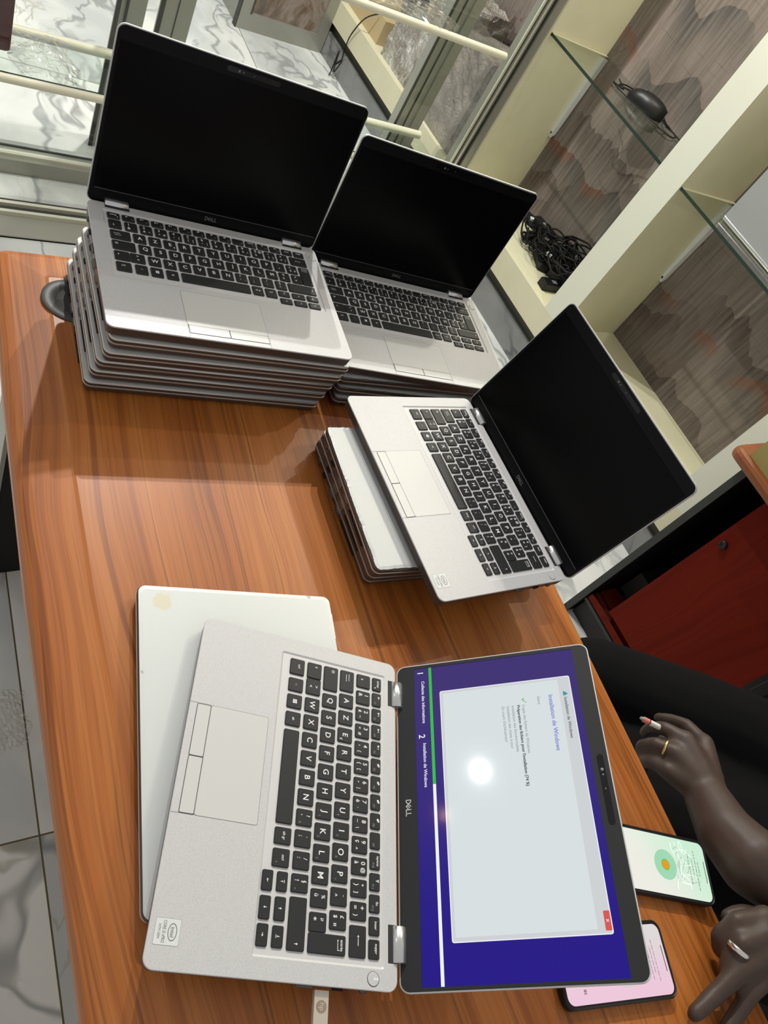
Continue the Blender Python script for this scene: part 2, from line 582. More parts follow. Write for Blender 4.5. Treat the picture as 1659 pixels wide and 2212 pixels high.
def prefetch(strings):
    obs = []
    for s in strings:
        cu = bpy.data.curves.new('lettering', 'FONT')
        cu.body = s
        cu.size = 1.0
        cu.resolution_u = 3
        cu.offset = 0.012
        o = bpy.data.objects.new('lettering', cu)
        COL.objects.link(o)
        obs.append((s, o, cu))
    bpy.context.view_layer.update()
    dg = bpy.context.evaluated_depsgraph_get()
    for s, o, cu in obs:
        me = bpy.data.meshes.new_from_object(o.evaluated_get(dg))
        V = [(v.co.x, v.co.y) for v in me.vertices]
        F = [tuple(p.vertices) for p in me.polygons]
        xs = [p[0] for p in V] or [0]
        ys = [p[1] for p in V] or [0]
        TXT[s] = (V, F, (min(xs), min(ys), max(xs), max(ys)))
        bpy.data.meshes.remove(me)
        bpy.data.objects.remove(o)
        bpy.data.curves.remove(cu)


def tag(o, label=None, cat=None, group=None, kind=None):
    if label:
        o['label'] = label
    if cat:
        o['category'] = cat
    if group:
        o['group'] = group
    if kind:
        o['kind'] = kind
    return o


def empty(name, loc=(0, 0, 0), rot=(0, 0, 0)):
    o = bpy.data.objects.new(name, None)
    o.empty_display_size = 0.05
    o.location = loc
    o.rotation_euler = rot
    COL.objects.link(o)
    return o


def copy_tree(o, parent=None):
    c = o.copy()
    COL.objects.link(c)
    c.parent = parent
    for ch in list(o.children):
        copy_tree(ch, c)
    return c


# ------------------------------------------------------------------ setting: floor, back wall with niches
YF, YB = 2.10, 2.40
mb = MB().add([(-6, -1.6, 0), (2.6, -1.6, 0), (2.6, 2.6, 0), (-6, 2.6, 0)], [(0, 1, 2, 3)], M['floor'])
tag(mb.build('floor'), kind='structure')

w = MB()
ZT = 2.45
SILL = 0.243
w.box(-5.2, 2.4, YF, YB + 0.1, 0.145, SILL, M['cream'])          # ledge under the niches
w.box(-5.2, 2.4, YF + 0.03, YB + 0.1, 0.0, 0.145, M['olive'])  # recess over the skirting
for x0, x1 in ((-4.6, -3.62), (-2.20, -2.125), (-1.44, -1.335), (-0.64, -0.535), (0.16, 0.265), (0.96, 2.4)):
    w.box(x0, x1, YF, YB + 0.1, SILL, ZT, M['pillar'] if x0 > -2.1 else M['cream'])
w.box(-5.2, 2.4, YF, YB + 0.1, ZT, ZT + 0.35, M['cream'])
w.add([(-5.2, YB, SILL), (2.4, YB, SILL), (2.4, YB, ZT), (-5.2, YB, ZT)], [(0, 1, 2, 3)], M['wallpaper'])
# inner reveals in the warmer cream
for x, s in ((-2.1245, 1), (-1.4405, -1), (-1.3345, 1), (-0.6405, -1), (-0.5345, 1)):
    w.add([(x, YF + 0.001, SILL), (x, YB, SILL), (x, YB, ZT), (x, YF + 0.001, ZT)], [(0, 1, 2, 3)], M['cream'])
tag(w.build('wall_back'), kind='structure')
tag(MB().box(-5.2, 2.4, YF + 0.004, YF + 0.03, 0.0, 0.10, M['skirt']).box(-0.87, -0.855, YF, YF + 0.03, 0.0, 0.10, M['alu']).build('baseboard_back'), kind='structure')


# glass shelves in the niches, each with its bracket
def glass_shelf(x0, x1, label):
    t = empty('glass_shelf', ((x0 + x1) / 2, 2.25, 0.813))
    tag(t, label, 'shelf', 'glass shelves in the wall niches')
    hx = (x1 - x0) / 2
    p = MB()
    p.box(-hx, hx, -0.142, 0.146, 0.0, 0.008, M['shelf_glass'])
    p.build('glass_plate', t)
    e = MB().box(-hx, hx, -0.1445, -0.142, -0.0005, 0.0085, M['glass_edge'])
    e.build('front_edge', t)
    s = MB()
    s.add([(-hx + 0.002, -0.142, 0.0084), (-hx + 0.010, -0.142, 0.0084), (-hx + 0.018, 0.146, 0.0084), (-hx + 0.002, 0.146, 0.0084)], [(0, 1, 2, 3)], M['glass_side'])
    s.build('side_bead', t)
    b = MB()
    L = [(-hx + 0.001, 0.118, 0.0), (-hx + 0.001, 0.146, 0.0), (-hx + 0.001, 0.146, -0.30), (-hx + 0.001, 0.132, -0.315), (-hx + 0.001, 0.125, -0.30)]
    b.loft([L, [(x + 0.022 - 0.010 * (i in (2, 3, 4)), y, z) for i, (x, y, z) in enumerate(L)]], M['white_metal'])
    br = b.build('bracket', t)
    MB().box(-hx + 0.004, -hx + 0.010, 0.124, 0.128, -0.302, -0.294, M['line']).build('screw_hole', br)
    return t


glass_shelf(-2.125, -1.44, 'glass shelf holding the black mouse in the left wall niche')
glass_shelf(-1.335, -0.64, 'glass shelf in the right wall niche under the grey monitor')

# ------------------------------------------------------------------ glass showcase at the left
sc = empty('glass_showcase', (-2.1, 1.2, 0))
tag(sc, 'aluminium framed glass showcase with sliding doors behind the end of the table', 'showcase')
inv = Matrix.Translation((2.1, -1.2, 0))


def part(name, fn, parent=sc, xf=inv, label=None):
    p = MB()
    p.xf = xf
    fn(p)
    o = p.build(name, parent)
    if label:
        o['label'] = label
    return o


def _track(p):
    p.box(-1.945, -1.795, -0.6, 2.05, 0.0, 0.004, M['alu'])
    p.box(-1.945, -1.932, -0.6, 2.05, 0.0, 0.010, M['gasket'])
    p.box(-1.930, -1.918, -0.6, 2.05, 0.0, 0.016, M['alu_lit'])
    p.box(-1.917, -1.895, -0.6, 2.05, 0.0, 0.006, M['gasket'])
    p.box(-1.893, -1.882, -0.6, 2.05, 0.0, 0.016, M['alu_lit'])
    p.box(-1.82, -1.795, -0.6, 2.05, 0.0, 0.007, M['alu'])


part('floor_track', _track)


def _brail(p):
    p.box(-2.13, -2.07, -0.6, 2.0, 0.0, 0.045, M['alu'])
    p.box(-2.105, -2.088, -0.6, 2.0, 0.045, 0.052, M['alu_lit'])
    p.box(-2.135, -2.13, -0.6, 2.0, 0.0, 0.05, M['gasket'])


part('bottom_rail', _brail)


def _jamb(p):
    p.box(-2.17, -2.145, 2.018, 2.10, 0.0, 2.4, M['alu'])
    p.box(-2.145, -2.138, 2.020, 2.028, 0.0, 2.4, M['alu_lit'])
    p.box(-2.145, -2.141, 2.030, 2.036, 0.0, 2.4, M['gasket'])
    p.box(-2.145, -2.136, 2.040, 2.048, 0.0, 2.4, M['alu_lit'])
    p.box(-2.145, -2.139, 2.064, 2.068, 0.0, 2.4, M['gasket'])
    p.box(-2.145, -2.132, 2.068, 2.112, 0.0, 2.4, M['alu'])


part('jamb', _jamb)


def _post(p):
    p.box(-2.345, -2.30, 1.835, 1.90, 0.0, 2.0, M['alu'])
    p.box(-2.298, -2.294, 1.826, 1.835, 0.0, 2.0, M['gasket'])
    p.box(-2.30, -2.296, 1.868, 1.872, 0.0, 2.0, M['gasket'])
    p.box(-2.30, -2.292, 1.90, 1.94, 0.0, 2.0, M['alu'])


part('corner_post', _post)


def _stile(p):
    p.box(-2.32, -2.28, 0.79, 0.86, 0.0, 2.0, M['alu'])
    p.box(-2.28, -2.276, 0.778, 0.79, 0.0, 2.0, M['gasket'])
    p.box(-2.28, -2.272, 0.805, 0.81, 0.0, 2.0, M['gasket'])


part('door_stile', _stile)


def _stile2(p):
    p.box(-2.34, -2.30, 0.915, 1.0, 0.0, 2.0, M['alu'])
    p.box(-2.30, -2.296, 0.902, 0.915, 0.0, 2.0, M['gasket'])
    p.box(-2.30, -2.297, 0.953, 0.955, 0.0, 2.0, M['gasket'])


part('door_stile', _stile2)
part('glass_pane', lambda p: p.box(-2.105, -2.099, -0.3, 1.99, 0.05, 2.2, M['glass']))


def shelf(z, xf_, xb, y0, y1, name='shelf', back=True):
    pl = part(name, lambda p: p.box(xb, xf_, y0, y1, z, z + 0.008, M['shelf_glass']))
    part('shelf_rail', lambda p: p.tube([(xf_, y0, z + 0.002), (xf_, (y0 + y1) / 2, z + 0.002), (xf_, y1, z + 0.002)], 0.0115, M['rail'], 10, sub=2), pl)
    part('glass_edge', lambda p: p.box(xf_ - 0.016, xf_ - 0.010, y0, y1 + 0.01, z + 0.006, z + 0.0095, M['glass_edge']), pl)
    if back:
        part('shelf_rail', lambda p: p.tube([(xb, y0, z + 0.002), (xb, (y0 + y1) / 2, z + 0.002), (xb, y1 + 0.02, z + 0.002)], 0.0145, M['rail'], 10, sub=2), pl)


shelf(0.31, -2.005, -2.245, 0.30, 1.895)
shelf(0.745, -2.0, -2.26, 1.19, 1.862, back=False)

# ------------------------------------------------------------------ main table
TL = [(-0.862, 0.205), (-0.62, 0.176), (-0.359, 0.150), (-0.18, 0.136), (0.003, 0.121), (0.45, 0.085), (0.9, 0.048), (0.95, 0.75), (0.45, 0.786), (0.064, 0.816), (-0.227, 0.84), (-0.55, 0.868), (-0.85, 0.898)]


def round_corners(poly, idx, r, n=5):
    out = []
    N = len(poly)
    for i, p in enumerate(poly):
        if i in idx:
            p1 = Vector(p)
            a = (Vector(poly[i - 1]) - p1).normalized()
            b = (Vector(poly[(i + 1) % N]) - p1).normalized()
            for k in range(n + 1):
                t = k / n
                q = (p1 + a * r) * (1 - t) ** 2 + p1 * 2 * t * (1 - t) + (p1 + b * r) * t * t
                out.append(tuple(q))
        else:
            out.append(p)
    return out


tbl = empty('office_table', (0, 0.5, 0))
tag(tbl, 'long cherry brown wooden table on which all the silver laptops stand', 'table')
ti = Matrix.Translation((0, -0.5, 0))
TP = round_corners(TL, (0, 12), 0.02)


def _top(p):
    def L(d, z):
        q = offset(TP, d) if d > -0.02 else round_corners(offset(TL, d), (0, 12), 0.004)
        return [(x, y, z) for x, y in q]
    p.loft([L(-0.006, 0.716), L(-0.001, 0.7165)], M['trim_pale'], cap1=False)
    p.loft([L(-0.001, 0.7165), L(0.0, 0.719), L(0, 0.730), L(-0.0025, 0.7365), L(-0.008, 0.741), L(-0.016, 0.7432), L(-0.056, 0.7488), L(-0.060, 0.75)], M['table'], cap0=False)


part('tabletop', _top, tbl, ti)
part('leg_panel', lambda p: p.box(-0.84, -0.795, 0.243, 0.84, 0.0, 0.717, M['black_panel']), tbl, ti, 'black end panel under the table')
part('panel_edge', lambda p: p.box(-0.842, -0.793, 0.236, 0.243, 0.0, 0.717, M['alu']), tbl, ti)
part('leg_panel', lambda p: p.box(0.80, 0.84, 0.12, 0.72, 0.0, 0.717, M['black_panel']), tbl, ti)

# ------------------------------------------------------------------ laptops
W, D, LH = 0.306, 0.2129, 0.2046
BT = 0.0165                                   # open base height
AZ = ['²', '&', 'é', '"', "'", '(', '-', 'è', '_', 'ç', 'à', ')', '=', '~', '#', '{', '[', '|', '`', '\\', '^', '@', ']', '}', '°', '+', '¨', '£', '$', '¤', '%', 'ù', 'µ', '*', '>', '<', '?', ',', '.', ';', '/', ':', '§', '!', '€']
WORDS = ['ctrl', 'fn', 'alt', 'alt gr', 'échap', 'entrée', 'inser', 'suppr', 'imprécran', 'fin'] + ['F%d' % i for i in range(1, 13)]
SCREEN = ['Installation de Windows', 'Statut', 'Copie des fichiers de Windows', 'Préparation des fichiers pour l\'installation (74 %)', 'Installation des fonctionnalités', 'Installation des mises à jour', 'En cours d\'achèvement', 'Collecte des informations', '1', '2', 'X', 'x']
MISC = ['intel', 'CORE i5 vPRO', '10TH GEN', 'hp', 'D', 'E', 'L', 'Se connecter à', '3B', '+']
prefetch(sorted(set(AZ + WORDS + SCREEN + MISC + list('ABCDEFGHIJKLMNOPQRSTUVWXYZ0123456789'))))


def arrow(p, cx, cy, z, s, d, m, shaft=True):
    """solid arrow, d in quarter turns (0 = right)"""
    a = d * PI / 2
    ca, sa = math.cos(a), math.sin(a)
    def T(q):
        return [(cx + x * ca - y * sa, cy + x * sa + y * ca, z) for x, y in q]
    p.add(T([(s, 0), (0.1 * s, 0.62 * s), (0.1 * s, -0.62 * s)]), [(0, 1, 2)], m)
    if shaft:
        p.add(T([(-s, 0.16 * s), (-s, -0.16 * s), (0.15 * s, -0.16 * s), (0.15 * s, 0.16 * s)]), [(0, 1, 2, 3)], m)


def make_key(x0, x1, y0, y1, leg):
    """key with its print; coordinates in mm from the front left corner of the deck"""
    k = 0.001
    ox, oy = -W / 2, -D / 2
    X0, X1, Y0, Y1 = ox + x0 * k, ox + x1 * k, oy + y0 * k, oy + y1 * k
    p = MB()
    zb, zt = BT - 0.0012, BT + 0.0006
    poly = rr(X0, X1, Y0, Y1, 0.0015, 3)
    top = offset(poly, -0.0006)
    p.loft([[(x, y, zb) for x, y in poly], [(x, y, zt - 0.0005) for x, y in offset(poly, -0.0001)], [(x, y, zt) for x, y in top]], M['key'])
    z = zt + 0.00008
    cx, cy = (X0 + X1) / 2, (Y0 + Y1) / 2
    Lg, Dm = M['legend'], M['legend_dim']
    for it in leg:
        kind = it[0]
        if kind == 'c':
            p.text(it[1], 0.0078, cx + (it[2] if len(it) > 2 else 0) * k, cy + (it[3] if len(it) > 3 else 0) * k, z, Lg)
        elif kind == 'w':
            p.text(it[1], 0.0034, X0 + it[2] * k, Y0 + it[3] * k, z, Lg if len(it) < 5 else Dm, wmax=0.0085, sx=1.0)
        elif kind == 's':
            p.text(it[1], it[4] * k if len(it) > 4 else 0.0044, X0 + it[2] * k, Y0 + it[3] * k, z, Lg)
        elif kind == 'd':
            p.text(it[1], 0.0030, X0 + it[2] * k, Y0 + it[3] * k, z, Dm)
        elif kind == 'a':
            arrow(p, X0 + it[3] * k, Y0 + it[4] * k, z, it[2] * k, it[1], Lg)
        elif kind == 'r':
            p.flat(rect(X0 + it[1] * k, X0 + it[2] * k, Y0 + it[3] * k, Y0 + it[4] * k), z, Lg)
    return p


def key_list():
    K = []
    yF, yN, yT, yC, yS, yR = (185.6, 195.9), (167.4, 183.0), (148.6, 164.2), (130.2, 145.9), (111.8, 127.4), (93.0, 108.6)
    add = lambda x0, x1, y, leg: K.append((x0, x1, y[0], y[1], leg))
    x = 21.3
    fl = ['échap'] + ['F%d' % i for i in range(1, 13)] + ['inser', 'suppr']
    for i, s in enumerate(fl):
        if s[0] == 'F' and s[1:].isdigit():
            n = int(s[1:])
            leg = [('d', s, 11.5, 3.0)]
            if n == 10:
                leg.append(('w', 'imprécran', 7.5, 7.3))
            elif n == 12:
                leg.append(('w', 'fin', 7.5, 7.3))
            elif n == 9:
                pass
            elif n in (1, 2, 3, 4):
                leg += [('r', 4.0, 5.4, 6.4, 8.2), ('a', 2, 1.2, 6.0, 7.3), ('r', 7.4, 7.9, 6.4, 8.2)][: 2 + (n > 1)]
            elif n == 11:
                leg += [('r', 6.2, 7.0, 6.0, 8.6), ('r', 5.5, 7.8, 7.8, 8.8)]
            else:
                leg += [('r', 5.2, 7.4, 6.4, 8.2), ('r', 6.4, 8.4, 7.2, 8.9)]
        else:
            leg = [('w', s, 7.2, 6.2)]
            if s == 'échap':
                leg.append(('r', 11.2, 12.4, 2.4, 3.6))
        add(x, x + 15.0, yF, leg)
        x += 17.66
    num = [('1', '&', ''), ('2', 'é', '~'), ('3', '"', '#'), ('4', "'", '{'), ('5', '(', '['), ('6', '-', '|'), ('7', 'è', '`'), ('8', '_', '\\'), ('9', 'ç', '^'), ('0', 'à', '@'), ('°', ')', ']'), ('+', '=', '}')]
    add(21.4, 36.4, yN, [('s', '²', 5.5, 6.0, 6.0)])
    x = 40.2
    for a, b, c in num:
        leg = [('s', a, 4.8, 11.2, 6.0), ('s', b, 4.6, 4.6, 5.8)]
        if c:
            leg.append(('s', c, 10.8, 4.6 if c != '@' else 11.0, 4.8))
        add(x, x + 15.0, yN, leg)
        x += 18.24
    add(259.3, 283.7, yN, [('a', 2, 1.6, 9.0, 8.0), ('r', 9.0, 15.5, 7.7, 8.3)])
    add(21.4, 44.9, yT, [('r', 4.5, 11.5, 9.4, 9.9), ('a', 2, 1.0, 4.6, 9.65), ('r', 4.5, 11.5, 6.4, 6.9), ('a', 0, 1.0, 11.4, 6.65)])
    x = 48.1
    dig = {'U': '4', 'I': '5', 'O': '6', 'P': '*', 'J': '1', 'K': '2', 'L': '3', 'M': '-'}
    for s in 'AZERTYUIOP':
        leg = [('c', s)]
        if s in dig:
            leg.append(('d', dig[s], 12.0, 3.6))
        if s == 'E':
            leg.append(('s', '€', 12.0, 3.4, 3.4))
        add(x, x + 15.0, yT, leg)
        x += 18.345
    add(x, x + 15.0, yT, [('s', '^', 6.5, 5.0, 5.0), ('s', '¨', 6.5, 11.6, 5.0)])
    x += 18.345
    add(x, x + 15.0, yT, [('s', '$', 4.8, 4.8, 4.8), ('s', '£', 4.8, 11.2, 4.8), ('s', '¤', 11.0, 4.8, 5.0)])
    add(21.5, 48.5, yC, [('r', 3.6, 6.6, 8.4, 8.8), ('r', 3.6, 6.6, 11.0, 11.4), ('r', 3.6, 4.0, 8.4, 11.4), ('r', 6.2, 6.6, 8.4, 11.4), ('r', 4.7, 5.5, 9.4, 10.4)])
    x = 52.2
    for s in 'QSDFGHJKLM':
        leg = [('c', s)]
        if s in dig:
            leg.append(('d', dig[s], 12.0, 3.6))
        if s in 'FJ':
            leg.append(('d', '-', 7.5, 2.0))
        add(x, x + 15.0, yC, leg)
        x += 18.265
    add(x, x + 15.0, yC, [('s', 'ù', 5.2, 5.0, 5.4), ('s', '%', 6.2, 11.4, 4.6)])
    x += 18.265
    add(x, x + 15.0, yC, [('s', '*', 5.2, 5.0, 6.5), ('s', 'µ', 5.4, 11.2, 4.6)])
    K.append((268.5, 283.7, 130.2, 164.2, [('w', 'entrée', 7.6, 30.2), ('a', 2, 1.3, 4.6, 26.6), ('r', 4.6, 11.6, 26.35, 26.85), ('r', 11.1, 11.6, 26.4, 28.4)]))
    add(21.9, 39.4, yS, [('a', 1, 1.6, 4.6, 9.2)])
    add(39.9, 57.2, yS, [('s', '>', 8.6, 11.0, 5.0), ('s', '<', 8.6, 4.8, 5.0)])
    x = 61.0
    for s in 'WXCVBN':
        add(x, x + 15.0, yS, [('c', s)])
        x += 18.25
    for a, b, d in (('?', ',', '0'), ('.', ';', ''), ('/', ':', '.'), ('§', '!', '+')):
        leg = [('s', a, 6.0, 11.2, 5.0), ('s', b, 5.4, 4.8, 5.4)]
        if d:
            leg.append(('d', d, 12.0, 3.6))
        add(x, x + 15.0, yS, leg)
        x += 18.25
    add(243.5, 283.6, yS, [('a', 1, 1.6, 35.0, 8.0)])
    add(21.9, 39.4, yR, [('w', 'ctrl', 8.0, 9.6)])
    add(43.5, 58.0, yR, [('w', 'fn', 7.4, 8.0, 1)])
    add(61.4, 76.0, yR, [('r', 5.4, 7.2, 6.0, 7.9), ('r', 7.5, 9.4, 5.9, 8.0), ('r', 5.4, 7.2, 8.2, 10.0), ('r', 7.5, 9.4, 8.3, 10.2)])
    add(79.8, 94.4, yR, [('w', 'alt', 7.4, 8.0)])
    add(98.2, 186.0, yR, [])
    add(189.3, 203.7, yR, [('w', 'alt gr', 7.2, 8.4)])
    add(207.0, 222.2, yR, [('w', 'ctrl', 7.4, 9.4), ('d', '+', 11.5, 3.6)])
    add(225.4, 241.2, (98.8, 108.6), [('a', 1, 1.3, 7.9, 4.6), ('r', 6.6, 9.2, 6.4, 6.9)])
    add(245.0, 263.3, (98.8, 108.6), [('a', 1, 1.5, 9.0, 4.8)])
    add(266.6, 282.9, (98.8, 108.6), [('a', 3, 1.3, 8.0, 5.2), ('r', 6.7, 9.3, 3.0, 3.5)])
    add(225.4, 241.8, (85.6, 95.4), [('a', 2, 1.5, 8.2, 4.9)])
    add(245.3, 263.3, (85.6, 95.4), [('a', 3, 1.5, 9.0, 4.9)])
    add(266.2, 282.9, (85.6, 95.4), [('a', 0, 1.5, 8.2, 4.9)])
    return K


def mm(x, y):
    return (-W / 2 + x * 0.001, -D / 2 + y * 0.001)


def rrmm(x0, x1, y0, y1, r, n=4):
    a, b = mm(x0, y0), mm(x1, y1)
    return rr(a[0], b[0], a[1], b[1], r * 0.001, n)


def ports(parent, h0, right=False, n=5):
    """sockets along a short side, seen as dark slots with metal inside"""
    s = 1 if right else -1
    x = s * (W / 2 - 0.0008)
    spec = [(0.078, 0.0065, 0.0062, 1), (0.055, 0.0095, 0.0034, 0), (0.026, 0.0155, 0.0052, 1), (0.000, 0.0140, 0.0060, 1), (-0.022, 0.0050, 0.0016, 0), (-0.040, 0.052, 0.0016, 0)]
    for y, wd, ht, metal in spec[:n]:
        p = MB()
        X0, X1 = sorted((x, x + s * 0.0016))
        zc = h0
        xo = X1 if right else X0
        xi = X0 if right else X1
        y0, y1, z0, z1 = y - wd / 2, y + wd / 2, zc - ht / 2, zc + ht / 2
        r = min(ht, wd) * 0.42
        out = rr(y0, y1, z0, z1, r, 3)
        inn = offset(out, -0.0007)
        m = M['port_metal'] if metal else M['port']
        p.loft([[(xi, a, b) for a, b in out], [(xo, a, b) for a, b in out], [(xo, a, b) for a, b in inn], [(xi + s * 0.0004, a, b) for a, b in inn]], m, cap0=False, cap1=False)
        p.add([(xi + s * 0.0005, a, b) for a, b in inn], [tuple(range(len(inn)))], M['port'])
        if metal and ht > 0.005 and wd > 0.01:
            p.box(min(xi, xo - s * 0.0004), max(xi, xo - s * 0.0004), y0 + 0.002, y1 - 0.002, zc - 0.0006, zc + 0.0006, M['port_metal'])
        p.build('port', parent)


def make_lid(parent, matte, content):
    """the lid's own frame: x to the right, y up the lid, z towards the viewer; origin on the hinge line"""
    poly = rr(-W / 2, W / 2, 0.0, LH, 0.009, 6)
    p = MB()
    p.loft([[(x, y, -0.0048) for x, y in offset(poly, -0.0025)], [(x, y, -0.0040) for x, y in offset(poly, -0.0006)], [(x, y, -0.0028) for x, y in poly], [(x, y, 0.0) for x, y in poly]], M['silver'])
    lid = p.build('lid', parent)
    bz = M['bezel_matte'] if matte else M['bezel']
    b = MB()
    inner = offset(poly, -0.0011)
    sx0, sx1, sy0, sy1 = -W / 2 + 0.0050, -W / 2 + 0.3022, 0.0195, 0.1885
    hole = rect(sx0, sx1, sy0, sy1)
    b.loft([[(x, y, 0.0) for x, y in inner], [(x, y, 0.0009) for x, y in offset(inner, -0.0004)]], bz, cap0=False, cap1=False)
    b.flat(offset(inner, -0.0004), 0.0009, bz, [hole])
    b.loft([[(x, y, 0.0009) for x, y in hole], [(x, y, 0.0003) for x, y in hole]], M['line'], cap0=False, cap1=False)
    b.build('bezel', lid)
    # display
    d = MB()
    if content:
        screen_content(d, sx0, sx1, sy0, sy1)
    else:
        d.flat(hole, 0.0003, M['screen_off'])
        d.flat(rect(sx0 + 0.002, sx1 - 0.002, sy0 - 0.0010, sy0 - 0.0005), 0.00098, M['logo_dim'])
    d.build('display', lid)
    c = MB()
    c.prism(rr(-W / 2 + 0.120, -W / 2 + 0.185, 0.1935, 0.1995, 0.003, 5), 0.0009, 0.0011, M['cam_bar'])
    for cx_, cr_ in ((0.1345, 0.0014), (0.1395, 0.0008), (0.1525, 0.0006)):
        c.lathe([(cr_, 0.0), (cr_ * 0.7, 0.00015), (0.00005, 0.00005)], M['padline'] if matte else M['logo_dim'], 14, (-W / 2 + cx_, 0.1965, 0.0011))
    wb = c.build('webcam_strip', lid)
    l = MB()
    lg = M['logo'] if matte else M['logo_dim']
    x0, y0, hh = -W / 2 + 0.1455, 0.0082, 0.0053
    def stroke(a, bb, t=0.0009):
        a, bb = Vector(a), Vector(bb)
        n = (bb - a).normalized().orthogonal().to_2d() if False else Vector((-(bb - a).y, (bb - a).x)).normalized() * t / 2
        l.add([(*(a + n), 0.00102), (*(a - n), 0.00102), (*(bb - n), 0.00102), (*(bb + n), 0.00102)], [(0, 1, 2, 3)], lg)
    # D, tilted E, L, L
    stroke((x0 + 0.0005, y0), (x0 + 0.0005, y0 + hh)); stroke((x0, y0 + 0.0004), (x0 + 0.0022, y0 + 0.0004)); stroke((x0, y0 + hh - 0.0004), (x0 + 0.0022, y0 + hh - 0.0004))
    stroke((x0 + 0.0021, y0 + 0.0003), (x0 + 0.0037, y0 + 0.0019)); stroke((x0 + 0.0037, y0 + 0.0017), (x0 + 0.0037, y0 + hh - 0.0017)); stroke((x0 + 0.0037, y0 + hh - 0.0019), (x0 + 0.0021, y0 + hh - 0.0003))
    ex, ey = x0 + 0.0066, y0 + hh / 2
    ca, sa = math.cos(0.72), math.sin(0.72)
    E_ = lambda u, v: (ex + u * ca - v * sa, ey + u * sa + v * ca)
    stroke(E_(-0.0016, -0.0019), E_(-0.0016, 0.0019))
    for v in (-0.0017, 0.0, 0.0017):
        stroke(E_(-0.0016, v), E_(0.0018, v), 0.0008)
    for q in (0.0096, 0.0132):
        stroke((x0 + q, y0), (x0 + q, y0 + hh)); stroke((x0 + q - 0.0004, y0 + 0.0004), (x0 + q + 0.0027, y0 + 0.0004))
    l.build('logo', lid)
    return lid


def emis(name, c, s=1.0, gloss=0.3):
    return mat(name, (0.004, 0.004, 0.004, 1), 0.075, 0, 0.26, c, s)


